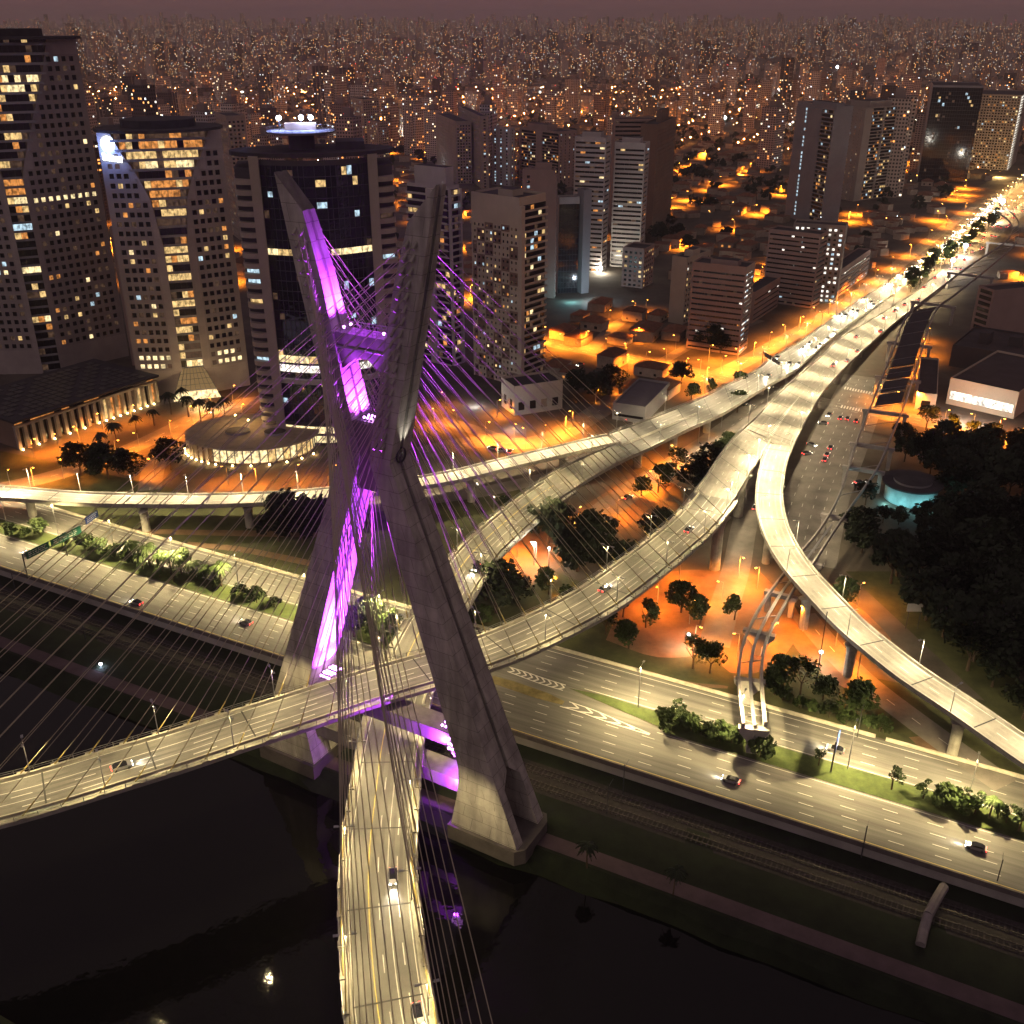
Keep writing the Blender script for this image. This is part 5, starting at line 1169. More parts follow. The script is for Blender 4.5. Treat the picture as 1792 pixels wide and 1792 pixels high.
ORG = [(1080,905),(1128,852),(1172,812),(1222,775),(1262,748),(1010,925),(938,985),(962,1045),(905,975),(1150,1062),(1206,1092),(1262,1058),(1292,1010),(1188,1018),(1325,1030),(1345,1130),(1405,1105),(1462,1130),(1500,1062),(1290,1150),(1215,1135),(1500,1185),
 (945,612),(990,622),(1022,598),(1062,622),(1100,645),(1112,598),(1152,645),(1182,612),(1205,662),(1236,668),(1060,560),(1095,555),(1130,548),
 (1275,652),(1322,632),(1368,598),(1412,570),(1455,545),(1500,512),(1548,476),(1600,440),(1648,402),(1690,370),(1250,640),(1225,655),
 (60,850),(112,838),(160,820),(205,803),(245,789),(300,764),(335,742),(182,752),(232,738),(105,792),(372,722),(408,704),(272,835),(425,735),(20,858),(140,775),(60,800),
 (800,748),(848,762),(900,770),(952,776),(1002,748),(1042,706),(1082,690),(760,742),(870,730),(780,715),
 (1605,705),(1652,738),(1702,748),(1752,762),(1562,712),(1612,650),(1625,600),(1540,700),(1785,775),(1560,735),(450,850),(520,848),(400,848),(585,845)]
SIDE = [(1262,652),(1290,640),(1318,626),(1345,610),(1372,595),(1398,580),(1424,565),(1450,549),(1476,532),(1502,514),(1530,494),(1560,472),(1592,448),(1624,422),(1656,397),(1688,372),
 (950,600),(985,612),(1025,606),(1060,622),(1095,628),(1130,645),(1165,640),(1200,655),(1065,570),(1110,552),(1240,632),(1230,690),(1600,715),(1650,752),(1700,758),(1745,765),(1600,660),(1615,620),(850,772),(920,785),(990,760),(1240,770),(1180,815),(1130,860)]
for i, (x, y) in enumerate(SIDE): put(L_T, S(x, y, 0.05), (i * 2.399) % 6.28)
ORG = [q for q in ORG if min((q[0] - a) ** 2 + (q[1] - b) ** 2 for a, b in SIDE) > 260]
for i, (x, y) in enumerate(ORG): put(L_S, S(x, y, 0.05), (i * 2.399) % 6.28)
# ================================================================ trees
def crown(mb, c, rx, rz_, n, lm, size, rnd, clumps=12):
    cl = []
    for k in range(clumps):
        a = rnd.uniform(0, 2 * PI); u = rnd.uniform(-0.75, 1); r = math.sqrt(max(0, 1 - u * u)) * rnd.uniform(0.45, 0.95)
        cl.append((c[0] + rx * r * math.cos(a), c[1] + rx * r * math.sin(a), c[2] + rz_ * u * 0.8, rnd.uniform(0.28, 0.5) * rx))
    for k in range(n):
        q = cl[k % clumps]; v = Vector((rnd.gauss(0, 1), rnd.gauss(0, 1), rnd.gauss(0, 1))).normalized() * q[3] * rnd.uniform(0.6, 1.08)
        p = Vector((q[0] + v.x, q[1] + v.y, q[2] + v.z * 0.85)); d = Vector((rnd.gauss(0, 1), rnd.gauss(0, 1), rnd.gauss(0, 0.7))).normalized(); e = d.orthogonal().normalized(); s = size * rnd.uniform(0.6, 1.3)
        mb.face([p - d * s - e * s * 0.5, p + d * s * 0.2 - e * s * 0.7, p + d * s + e * s * 0.2, p - d * s * 0.2 + e * s * 0.7], lm)
def tree_proto(name, label, h, rx, lm, group=None, n=700, seed=1, size=0.5, th=0.42, cat='tree', clumps=12):
    rnd = random.Random(seed); o = thing(name, label, cat, (0, 0, -500), group)
    mb = MB(); mb.tube((0, 0, -0.2), (0.15, 0.1, h * th), 0.035 * h, BARK, r1=0.022 * h, n=7)
    for k in range(5):
        a = k * 1.26 + rnd.random(); mb.tube((0.15, 0.1, h * th * 0.85), (rx * 0.55 * math.cos(a), rx * 0.55 * math.sin(a), h * rnd.uniform(0.6, 0.78)), 0.014 * h, BARK, r1=0.005 * h, n=5)
    mb.build('trunk', o); mb = MB(); crown(mb, (0, 0, h * 0.68), rx, h * 0.34, n, lm, size, rnd, clumps); mb.build('crown', o); return o
def palm_proto(label, h, lm, group, seed=3):
    rnd = random.Random(seed); o = thing('palm_tree', label, 'palm tree', (0, 0, -500), group); mb = MB(); mb.tube((0, 0, -0.2), (0.3, 0, h), 0.28, BARK, r1=0.16, n=7); mb.build('trunk', o); mb = MB()
    for k in range(16):
        a = k * 2.4; el = rnd.uniform(0.1, 0.9); d = Vector((math.cos(a), math.sin(a), 0)); p = Vector((0.3, 0, h)); prev = p; L = 3.6
        for j in range(1, 7):
            t = j / 6; q = p + d * L * t + Vector((0, 0, L * (el * t - 1.1 * t * t))); s = Vector((-d.y, d.x, 0)) * (0.75 * math.sin(PI * (0.15 + 0.8 * t))); dn = Vector((0, 0, -0.35))
            mb.face([prev, prev + s + dn, q + s + dn, q], lm); mb.face([prev, q, q - s + dn, prev - s + dn], lm); prev = q
    mb.build('crown', o); return o
T1 = tree_proto('street_tree', 'leafy dark tree standing in the orange-lit grounds by the ramps', 9, 4.2, LEAF, 'trees in the grounds between the ramps', 800, 2)
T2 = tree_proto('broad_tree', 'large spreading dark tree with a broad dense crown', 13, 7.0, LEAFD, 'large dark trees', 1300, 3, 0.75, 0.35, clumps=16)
T3 = tree_proto('young_tree', 'thin young tree on the grass median of the expressway', 6, 1.9, LEAF, 'young trees on the median', 260, 4, 0.36, 0.55, clumps=7)
T4 = tree_proto('shrub', 'low leafy shrub beside the expressway', 3.4, 2.6, LEAF, 'shrubs beside the expressway', 520, 5, 0.4, 0.3, cat='shrub')
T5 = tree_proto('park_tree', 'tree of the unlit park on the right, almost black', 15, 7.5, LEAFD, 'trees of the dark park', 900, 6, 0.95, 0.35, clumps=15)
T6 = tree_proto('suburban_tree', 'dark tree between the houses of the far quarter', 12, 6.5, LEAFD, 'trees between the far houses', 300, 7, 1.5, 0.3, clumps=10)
P1 = palm_proto('palm tree on the left median of the expressway', 6.5, LEAF, 'palms on the left median')
P2 = palm_proto('dark palm tree on the unlit river bank', 9.5, LEAFD, 'palms on the river bank', 5)
P3 = palm_proto('palm tree in the orange-lit forecourt of the office towers', 9, LEAFD, 'palms of the office forecourt', 7)
rt = random.Random(9)
def plant(proto, lst, z=0.0, s0=0.8, s1=1.2):
    for x, y in lst: put(proto, S(x, y, z), rt.uniform(0, 6.28), rt.uniform(s0, s1))
plant(T1, [(1130,1098),(1192,1072),(1225,1092),(1285,1085),(1212,1170),(1100,1135),(1242,1178),(1170,845),(1122,868),(1152,862),(1182,828),(1250,815),(1275,790),(1290,722),(1240,690),(1210,700),(620,1115),(650,1100),(690,1110),(985,1075),(960,1040),(1090,1080),(1060,1110),(1400,1215),(1440,1225),(1370,1200),(1355,1215),(1290,690),(1660,760),(1700,768),(1735,772),(1620,752),(1480,1060),(880,905),(1490,1255),(330,1000),(700,905)])
plant(T2, [(1042,702),(1012,690),(1070,690),(1192,672),(1242,616),(1228,606),(868,1072),(905,1060),(850,1050),(488,948),(530,952),(560,935),(505,928),(190,838),(142,832),(232,842),(300,822),(1150,425),(1185,420),(1205,440),(1170,400),(1060,1000),(1010,1000),(960,950),(1040,960),(1100,1000),(1150,950),(1240,850),(1215,860),(1260,620)], 0, 0.75, 1.15)
plant(T3, [(1190,1262),(1432,1340),(1560,1382),(1680,1412),(1615,1398),(1782,1455),(1705,1425),(280,1012),(305,1020),(1640,1405),(1760,1440),(1180,1258)])
plant(T4, [(20,938),(45,940),(70,935),(150,962),(175,972),(200,975),(225,985),(380,1030),(420,1045),(450,1055),(480,1062),(1240,1290),(1210,1280),(1280,1300),(1165,1275),(1655,1412),(1690,1425),(1420,1245),(1450,1255),(1480,1268),(1520,1275),(1400,1240),(1370,1225),(1540,1280),(660,1120),(700,1130),(1330,1325),(820,1095),(845,1090),(1200,1275),(1260,1298),(110,955),(345,1015)], 0.1, 0.8, 1.5)
plant(P1, [(232,985),(262,990),(285,1000),(318,1005),(340,1012),(362,1020),(388,1026),(1730,1432),(250,995),(300,1004)], 0.1, 0.8, 1.2)
plant(P2, [(1027,1518),(1178,1565)], -3, 0.65, 0.85)
plant(P3, [(352,738),(330,730),(375,742),(300,725),(270,745),(240,760),(205,775),(395,735),(180,790),(320,712)])
k = 0
while k < 125:
    x, y = rt.uniform(1450, 1830), rt.uniform(770, 1290)
    if y > 1000 + (x - 1490) * 0.86 or x < 1500 + max(0, (900 - y)) * 0.45 or (1528 < x < 1645 and 835 < y < 975 and not (x > 1615 and y > 900)) or (y < 820 and x > 1600 and y < 800): continue
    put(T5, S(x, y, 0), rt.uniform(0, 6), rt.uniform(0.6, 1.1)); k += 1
for i in range(26):
    t = i / 25; a = S(1590 + t * 150, 512 - t * 125, 0); put(T1, a + Vector((rt.uniform(-4, 4), rt.uniform(-4, 4), gz(a.x, a.y))), rt.uniform(0, 6), rt.uniform(0.7, 1.4), 'tree on the strip between the two lanes of the avenue', 'trees between the avenue lanes')
# ================================================================ cars
def car_proto(name, label, group, col, head=20, tail=10, detail=True):
    o = thing(name, label, 'car', (0, 0, -500), group); cm = mat('car_paint_%d' % (int(col[0] * 1000)), col, 0.3, 0, spec=0.6)
    sec = [(-2.1, 0.45, 0.75, 0.78), (-2.0, 0.3, 0.95, 0.85), (-0.9, 0.28, 1.0, 0.88), (0.9, 0.28, 0.95, 0.88), (1.9, 0.3, 0.8, 0.82), (2.1, 0.42, 0.66, 0.74)]
    mb = MB(); mb.sweep([[(x, -w, z0), (x, w, z0), (x, w * 0.96, z1), (x, -w * 0.96, z1)] for x, z0, z1, w in sec], cm); mb.build('body', o)
    mb = MB(); mb.sweep([[(-1.85, -0.8, 0.9), (-1.85, 0.8, 0.9), (-1.84, 0.8, 0.92), (-1.84, -0.8, 0.92)], [(-1.1, -0.8, 0.9), (-1.1, 0.8, 0.9), (-1.1, 0.64, 1.42), (-1.1, -0.64, 1.42)], [(0.2, -0.8, 0.9), (0.2, 0.8, 0.9), (0.2, 0.64, 1.45), (0.2, -0.64, 1.45)], [(1.1, -0.8, 0.88), (1.1, 0.8, 0.88), (1.1, 0.79, 0.9), (1.1, -0.79, 0.9)]], GLASS); mb.build('cabin', o)
    if detail:
        for x in (-1.35, 1.35):
            for y in (-0.82, 0.82):
                mb = MB(); mb.tube((x, y - 0.1, 0.32), (x, y + 0.1, 0.32), 0.32, DSTEEL, n=12); mb.build('wheel', o)
    for y in (-0.6, 0.6):
        mb = MB(); mb.box((2.08, y, 0.5), 0.14, 0.4, 0.2, bulb('headlight_lens', (1, 0.95, 0.82), head)); mb.build('headlight', o)
        mb = MB(); mb.box((-2.1, y, 0.6), 0.12, 0.42, 0.2, bulb('tail_lens', (1, 0.03, 0.03), tail)); mb.build('tail_light', o)
    return o
CAR = car_proto('parked_car', 'car waiting at the crossing with red tail lights', 'cars waiting at the crossing', (0.2, 0.2, 0.21))
for x, y in ((1470,733),(1483,734),(1498,738)): put(CAR, S(x, y, 0.1), math.radians(64), 1.0)
for x, y, lb in ((1453,785,'dark car braking halfway along the multi-lane street'), (1447,797,'car with glaring brake lights behind another braking car'), (1443,806,'last of the braking cars on the multi-lane street')):
    c = put(CAR, S(x, y, 0.1), math.radians(64), 1.0, lb); c['group'] = 'braking cars on the street'
for x, y, r, lb in ((1098,872,45,'vehicle with red lights by the trees on the orange dirt road'), (1321,890,70,'lone white car on the grey road under the fork'), (1102,735,20,'white car parked outside the grey warehouse'), (826,850,15,'car on the road below the slim ramp')):
    put(CAR, S(x, y, 0.1), math.radians(r), 1.0, lb, 'single cars')
for i, (x, y) in enumerate(((878,790),(893,792),(862,786),(1015,640),(365,722),(1505,846),(1497,852),(1440,742),(1450,728),(1420,780),(1412,795))): put(CAR, S(x, y, 0.1), i * 1.3, 1.0, 'parked car standing at the kerb of a side street', 'cars parked in side streets')
CIN = car_proto('oncoming_car', 'car driving towards the bridge with its headlights on', 'oncoming cars on the avenue', (0.32, 0.32, 0.33), 70, 4, False)
COUT = car_proto('departing_car', 'car driving away up the avenue with its tail lights on', 'departing cars on the avenue', (0.25, 0.25, 0.26), 4, 40, False)
HB = bpy.data.lights.new('headlamp_beam', 'SPOT'); HB.energy = 9000; HB.color = (1, 0.9, 0.7); HB.spot_size = math.radians(80); HB.spot_blend = 0.9; HB.shadow_soft_size = 0.3
hb = bpy.data.objects.new('headlamp_beam', HB); C.objects.link(hb); hb.parent = CIN; hb.location = (2.3, 0, 0.75); hb.rotation_euler = (math.radians(72), 0, math.radians(-90))
rc = random.Random(4)
for P, pr, flip, s0, s1, n in ((PGL, CIN, PI, 4, 460, 60), (PAL, CIN, PI, 120, PAL.s[-1] - 4, 20), (PGR, COUT, 0, 0, 420, 36), (PAR, COUT, 0, 110, PAR.s[-1] - 2, 11)):
    for k in range(n):
        s = s0 + (s1 - s0) * (k + rc.random() * 0.7) / n; f = rc.choice((0.13, 0.38, 0.62, 0.87)); p = P.pos(s, f=f, dz=0.1); put(pr, p, P.head(s) + flip)
CHW = car_proto('passing_car', 'car on the riverside expressway with its tail lights on', 'cars on the expressway', (0.22, 0.21, 0.21), 22, 26)
CDK = car_proto('deck_car', 'car coming down the lower bridge deck towards the viewer, headlights on', 'cars on the lower deck', (0.30, 0.30, 0.31), 60, 5)
CUP = car_proto('deck_car', 'car on the upper bridge deck driving away with red tail lights', 'cars on the upper deck', (0.18, 0.18, 0.19), 20, 30)
for pr, e in ((CDK, 7000), (CHW, 2500), (CUP, 2500)):
    B2 = HB.copy(); B2.energy = e; q = bpy.data.objects.new('headlamp_beam', B2); C.objects.link(q); q.parent = pr; q.location = (2.3, 0, 0.75); q.rotation_euler = (math.radians(72), 0, math.radians(-90))
ha = math.atan2(ES.y, ES.x)
for s, t in ((-285,196.6),(-228,189),(-190,195.4),(-40,192.6),(14,195.6)): put(CHW, ST(s, t + 0.9, 0.06), ha + PI)
for s, t in ((-250,214),(-20,216.4)): put(CHW, ST(s, t, 0.06), ha + PI)
sB = PB.s[nearest_s(PB, PC)]
for ds, f in ((-76,0.79),(-44,0.69),(84,0.69)): put(CDK, PB.pos(sB + ds, f=f, dz=0.05), PB.head(sB + ds) + PI)
sA = PA.s[nearest_s(PA, PC)]
for ds, f in ((-60,0.56),(70,0.44),(118,0.56)): put(CUP, PA.pos(sA + ds, f=f, dz=0.05), PA.head(sA + ds))
# ================================================================ houses, distant towers, distant city
def far_wall(name, col, lit=0.09, power=3.0):
    """facade of a far block: floors and window bays with some lit at random"""
    m = bpy.data.materials.new('far_facade_' + name); m.use_nodes = True; n = m.node_tree.nodes; l = m.node_tree.links; b = n['Principled BSDF']; b.inputs['Roughness'].default_value = 0.85
    uv = n.new('ShaderNodeTexCoord'); oi = n.new('ShaderNodeObjectInfo')
    fl = n.new('ShaderNodeVectorMath'); fl.operation = 'FLOOR'; fr = n.new('ShaderNodeVectorMath'); fr.operation = 'FRACTION'
    l.new(uv.outputs['UV'], fl.inputs[0]); l.new(uv.outputs['UV'], fr.inputs[0])
    wn = n.new('ShaderNodeTexWhiteNoise'); wn.noise_dimensions = '4D'; mu = n.new('ShaderNodeMath'); mu.operation = 'MULTIPLY'; mu.inputs[1].default_value = 97.0
    l.new(oi.outputs['Random'], mu.inputs[0]); l.new(mu.outputs[0], wn.inputs['W']); l.new(fl.outputs[0], wn.inputs['Vector'])
    sp = n.new('ShaderNodeSeparateXYZ'); l.new(fr.outputs[0], sp.inputs[0])
    def rng(src, a, c):
        g = n.new('ShaderNodeMath'); g.operation = 'GREATER_THAN'; g.inputs[1].default_value = a; l.new(src, g.inputs[0])
        s = n.new('ShaderNodeMath'); s.operation = 'LESS_THAN'; s.inputs[1].default_value = c; l.new(src, s.inputs[0])
        k = n.new('ShaderNodeMath'); k.operation = 'MULTIPLY'; l.new(g.outputs[0], k.inputs[0]); l.new(s.outputs[0], k.inputs[1]); return k.outputs[0]
    wx = rng(sp.outputs['X'], 0.22, 0.8); wy = rng(sp.outputs['Y'], 0.3, 0.8)
    wi = n.new('ShaderNodeMath'); wi.operation = 'MULTIPLY'; l.new(wx, wi.inputs[0]); l.new(wy, wi.inputs[1])
    mx = n.new('ShaderNodeMix'); mx.data_type = 'RGBA'; mx.inputs[6].default_value = (*col, 1); mx.inputs[7].default_value = (0.015, 0.013, 0.015, 1); l.new(wi.outputs[0], mx.inputs['Factor']); l.new(mx.outputs[2], b.inputs['Base Color'])
    th = n.new('ShaderNodeMath'); th.operation = 'GREATER_THAN'; th.inputs[1].default_value = 1 - lit; l.new(wn.outputs['Value'], th.inputs[0])
    on = n.new('ShaderNodeMath'); on.operation = 'MULTIPLY'; l.new(th.outputs[0], on.inputs[0]); l.new(wi.outputs[0], on.inputs[1])
    sc = n.new('ShaderNodeSeparateColor'); l.new(wn.outputs['Color'], sc.inputs[0])
    pw = n.new('ShaderNodeMath'); pw.operation = 'POWER'; pw.inputs[1].default_value = 3.0; l.new(sc.outputs['Red'], pw.inputs[0])
    st = n.new('ShaderNodeMath'); st.operation = 'MULTIPLY'; st.inputs[1].default_value = power; l.new(pw.outputs[0], st.inputs[0])
    s2 = n.new('ShaderNodeMath'); s2.operation = 'MULTIPLY'; l.new(st.outputs[0], s2.inputs[0]); l.new(on.outputs[0], s2.inputs[1])
    rp = n.new('ShaderNodeValToRGB'); e = rp.color_ramp.elements; e[0].color = (1, 0.34, 0.07, 1); e[0].position = 0.25; e[1].color = (0.8, 0.92, 1, 1); e[1].position = 0.95
    x = e.new(0.6); x.color = (1, 0.62, 0.24, 1); x = e.new(0.85); x.color = (1, 0.88, 0.66, 1); l.new(sc.outputs['Green'], rp.inputs[0])
    l.new(rp.outputs[0], b.inputs['Emission Color']); l.new(s2.outputs[0], b.inputs['Emission Strength']); m.cycles.emission_sampling = 'NONE'
    return m
FARW = [far_wall('beige', (0.50, 0.40, 0.33), 0.07), far_wall('pale', (0.58, 0.50, 0.45), 0.06), far_wall('pink', (0.48, 0.34, 0.29)), far_wall('brown', (0.28, 0.20, 0.17)), far_wall('grey', (0.42, 0.39, 0.40)), far_wall('dark', (0.09, 0.08, 0.085), 0.1)]
def far_box(mb, c, sx, sy, h, rz, m, u0=0.0, zb=0.0, bay=3.2, fh=3.0):
    ca, sa = math.cos(rz), math.sin(rz); q = [(c[0] + x * sx / 2 * ca - y * sy / 2 * sa, c[1] + x * sx / 2 * sa + y * sy / 2 * ca) for x, y in ((-1, -1), (1, -1), (1, 1), (-1, 1))]
    u = u0
    for i in range(4):
        a, b2 = q[i], q[(i + 1) % 4]; w = (sx if i % 2 == 0 else sy) / bay; w = max(1, round(w)); v = max(1, round(h / fh))
        mb.face([(*a, zb), (*b2, zb), (*b2, zb + h), (*a, zb + h)], m, [(u, 0), (u + w, 0), (u + w, v), (u, v)]); u += w + 3
    mb.face([(*p, zb + h) for p in q], ROOFD)
rf = random.Random(77)
protos = []
for i in range(14):
    m = FARW[i % 6]; sx, sy, h = rf.uniform(16, 27), rf.uniform(14, 22), rf.uniform(46, 92)
    o = thing('distant_tower', 'apartment tower among the many far blocks below the skyline', 'tower', (0, 0, -500), 'distant apartment towers'); mb = MB(); far_box(mb, (0, 0), sx, sy, h, 0, m)
    if i % 3 == 0: far_box(mb, (0, sy * 0.5), sx * 0.5, sy * 0.5, h * 1.02, 0, m, 40)
    if i % 3 == 1: far_box(mb, (sx * 0.55, 0), sx * 0.5, sy * 0.8, h * 0.9, 0, m, 60)
    mb.box((0, 0, h), sx * 0.45, sy * 0.45, rf.uniform(4, 8), mat('far_tank', (0.25, 0.2, 0.18), 0.9, 0.1, 0.1))
    for k in (-1, 1):   # vertical ribs beside the stairs
        mb.box((k * sx * 0.18, -sy / 2 - 0.3, 0), 0.8, 0.7, h, mat('far_rib', (0.36, 0.3, 0.27), 0.9, 0.1, 0.1))
    for ff in range(int(h / 6)): mb.box((k * sx * 0.31, -sy / 2 - 0.5, 3 + ff * 6), sx * 0.2, 1.0, 1.1, MATS['far_rib'])
    mb.build('tower_block', o); protos.append(o)
taken = []
for o in list(C.objects):
    if o.type == 'EMPTY' and o.get('category') in ('building', 'office tower', 'tower') and o.location.z > -100: taken.append((o.location.x, o.location.y, 34))
avp = [tuple(p.xy) for P in (PGL, PGR, PAL, PAR) for p in P.mid[::2]]
def free(x, y, r):
    if any((x - a) ** 2 + (y - b) ** 2 < (r + c) ** 2 for a, b, c in taken): return False
    if y < 2200 and any((x - a) ** 2 + (y - b) ** 2 < (26 + r) ** 2 for a, b in avp): return False
    # keep open ground in front of the far side of the avenue and round the near quarter
    return True
def scatter(n, y0, y1, r, fn, pw=1.0, xl=-0.56, xr=0.56, tries=40000):
    k = t = 0
    while k < n and t < tries:
        t += 1; y = y0 + (y1 - y0) * rf.random() ** pw; x = rf.uniform(xl * y - 40, xr * y + 60)
        if free(x, y, r) and fn(x, y): taken.append((x, y, r)); k += 1
GR = math.radians(63)
from mathutils import noise as mn0
def tw(x, y):
    if y > 2200 and mn0.noise(Vector((x / 500, y / 500, 1.3))) < -0.08: return False
    # the low quarter of houses in the middle keeps few towers
    if 900 < y < 1900 and -0.02 < x / y < 0.3 and rf.random() < 0.7: return False
    put(protos[rf.randrange(14)], (x, y, gz(x, y)), GR + rf.choice((0, PI / 2, PI, -PI / 2)) + rf.uniform(-0.25, 0.25), (1, 1, rf.uniform(0.75, 1.2))); return True
scatter(290, 950, 3300, 15, tw, 0.85)
# houses
RTILE = mat('clay_roof', (0.16, 0.075, 0.045), 0.9, 0.35, 0.5, objvar=0.3); HW = mat('house_plaster', (0.40, 0.33, 0.26), 0.9, 0.2, 0.4, objvar=0.3)
hp_ = []
for i in range(4):
    sx, sy, h = [(10, 8, 4), (13, 9, 6.5), (9, 12, 4.2), (16, 11, 5)][i]
    o = thing('house', 'small tiled-roof house in the low quarter lit by orange street lamps', 'house', (0, 0, -500), 'houses of the low quarter'); mb = MB(); mb.box((0, 0, 0), sx, sy, h, HW); w = mb.build('wall', o)
    mb = MB()
    for k in (-0.25, 0.25):
        for yy in (-1, 1): mb.face([(sx * k - 0.7, yy * (sy / 2 + 0.03), 1), (sx * k + 0.7, yy * (sy / 2 + 0.03), 1), (sx * k + 0.7, yy * (sy / 2 + 0.03), 2.3), (sx * k - 0.7, yy * (sy / 2 + 0.03), 2.3)], WIN[('dark', 'glow', 'orange', 'dark')[i]])
    mb.build('window', o)
    e = 0.6; A, B, Cc, D = (-sx / 2 - e, -sy / 2 - e, h), (sx / 2 + e, -sy / 2 - e, h), (sx / 2 + e, sy / 2 + e, h), (-sx / 2 - e, sy / 2 + e, h); rl = max(0.5, (sx - sy) / 2); R0, R1 = (-rl, 0, h + 2.4), (rl, 0, h + 2.4)
    mb = MB(); mb.face([A, B, R1, R0], RTILE); mb.face([Cc, D, R0, R1], RTILE); mb.face([B, Cc, R1], RTILE); mb.face([D, A, R0], RTILE); mb.build('roof', o); hp_.append(o)
def hs(x, y): put(hp_[rf.randrange(4)], (x, y, gz(x, y)), GR + rf.choice((0, PI / 2)) + rf.uniform(-0.15, 0.15), rf.uniform(0.9, 1.35)); return True
for x, y in ((1012,600),(1040,575),(1085,600),(1130,590),(1070,640),(1015,560),(985,590),(1140,655),(1160,690),(955,690),(975,650),(1000,660),(1050,540),(1110,560),(1150,560),(1180,590),(1230,590),(1110,690)): w = S(x, y, 0); hs(w.x, w.y); taken.append((w.x, w.y, 8))
GX, GY = Vector((math.cos(GR), math.sin(GR))), Vector((-math.sin(GR), math.cos(GR)))
grid = []
for i in range(-40, 60):
    for j in range(-60, 60):
        for q, st in ((GX * (i * 44) + GY * (j * 82), 0), ):
            x, y = q.x + rf.uniform(-7, 7), q.y + 900 + rf.uniform(-7, 7)
            if 640 < y < 2900 and -0.54 * y < x < 0.56 * y and rf.random() < 0.78: grid.append((x, y))
rf.shuffle(grid); grid.sort(key=lambda t: t[1] + rf.uniform(0, 500))
def offstreet(x, y, r):
    q = Vector((x, y - 900)); d = q.dot(GY) / 82; return abs(d - round(d)) * 82 > r
n = 0
FL = bulb('far_sodium', (1.0, 0.30, 0.035), 1700); FL.cycles.emission_sampling = 'FRONT'
FW = bulb('far_mercury', (0.8, 0.95, 1.0), 1800); FW.cycles.emission_sampling = 'FRONT'
fm = MB(); OCT = [(0, 2, 4), (2, 1, 4), (1, 3, 4), (3, 0, 4), (2, 0, 5), (1, 2, 5), (3, 1, 5), (0, 3, 5)]
for x, y in grid:
    if not free(x, y, 1): continue
    if n < 150: put(L_F, (x, y, gz(x, y)), rf.uniform(0, 6)); n += 1
    else:
        r = rf.choice((0.3, 0.4, 0.5, 0.7)); c = (x, y, gz(x, y) + 8.5)
        fm.raw([(c[0] + r, c[1], c[2]), (c[0] - r, c[1], c[2]), (c[0], c[1] + r, c[2]), (c[0], c[1] - r, c[2]), (c[0], c[1], c[2] + r), (c[0], c[1], c[2] - r)], OCT, FL if rf.random() < 0.88 else FW)
tag(fm.build('far_street_lamps'), 'rows of small street lamps beyond the first far streets', 'lamps', kind='stuff')
scatter(262, 640, 1700, 7, lambda x, y: offstreet(x, y, 9) and hs(x, y), 0.8, -0.3, 0.5)
scatter(105, 620, 2000, 5, lambda x, y: offstreet(x, y, 8) and bool(put(T6, (x, y, 0), rf.uniform(0, 6), rf.uniform(0.6, 1.15))), 0.8, -0.45, 0.5)
# what lies beyond: too many to count
from mathutils import noise as mnoise
mb = MB(); k = 0
while k < 5200:
    y = 3400 + 11500 * rf.random() ** 1.25; x = rf.uniform(-0.58, 0.58) * y
    if mnoise.noise(Vector((x / 800, y / 800, 3.7))) < 0.02 - rf.random() * 0.16: k += 0.35; continue
    h = rf.choice((25, 40, 55, 65, 80, 95, 120)) * rf.uniform(0.7, 1.15)
    if rf.random() < 0.35: h *= 0.35
    far_box(mb, (x, y), rf.uniform(15, 32), rf.uniform(14, 28), h, rf.uniform(0, PI), FARW[rf.randrange(6)], rf.randrange(5000), gz(x, y) - 2); k += 1
tag(mb.build('distant_city'), 'the endless mass of far tower blocks under the skyline', 'city', kind='stuff')
mb = MB()
for k in range(5200):
    y = 700 + 2700 * rf.random() ** 0.9; x = rf.uniform(-0.56, 0.56) * y
    if not offstreet(x, y, 11) or not free(x, y, 3): continue
    w, h = rf.uniform(7, 14), rf.uniform(3.5, 7); mb.box((x, y, gz(x, y)), w, w * rf.uniform(0.6, 1), h, HW, rf.uniform(0, PI), mtop=RTILE)
tag(mb.build('distant_houses'), 'carpet of small far houses between the towers', 'houses', kind='stuff')
mb = MB()
for k in range(2600):
    y = 1000 + 4200 * rf.random() ** 1.1; x = rf.uniform(-0.57, 0.57) * y
    if not offstreet(x, y, 7) or not free(x, y, 2): continue
    crown(mb, (x, y, gz(x, y) + 6), rf.uniform(5, 9), rf.uniform(4, 7), 34, LEAFD, 2.6, rf, 5)
tag(mb.build('distant_trees'), 'dark tree canopy between the far houses', 'trees', kind='stuff')
mb = MB(); DL = [bulb('far_lamp_orange', (1.0, 0.40, 0.08), 26), bulb('far_lamp_gold', (1.0, 0.66, 0.26), 24), bulb('far_lamp_white', (0.85, 0.95, 1.0), 22), bulb('far_lamp_red', (1.0, 0.06, 0.05), 14)]
def farlamp(x, y, r, m):
    z = gz(x, y) + (9 if m is not DL[3] else rf.uniform(60, 95)); mb.ball((x, y, z), r, m, 5, 3)
for k in range(1700):
    y = 900 + 13500 * rf.random() ** 1.35; x = rf.uniform(-0.56, 0.56) * y; r = rf.choice((0.2, 0.26, 0.36, 0.6)) * (0.35 + y / 6500); m = DL[0] if rf.random() < 0.6 else rf.choice((DL[1], DL[1], DL[2], DL[3], DL[3]))
    farlamp(x, y, r, m)
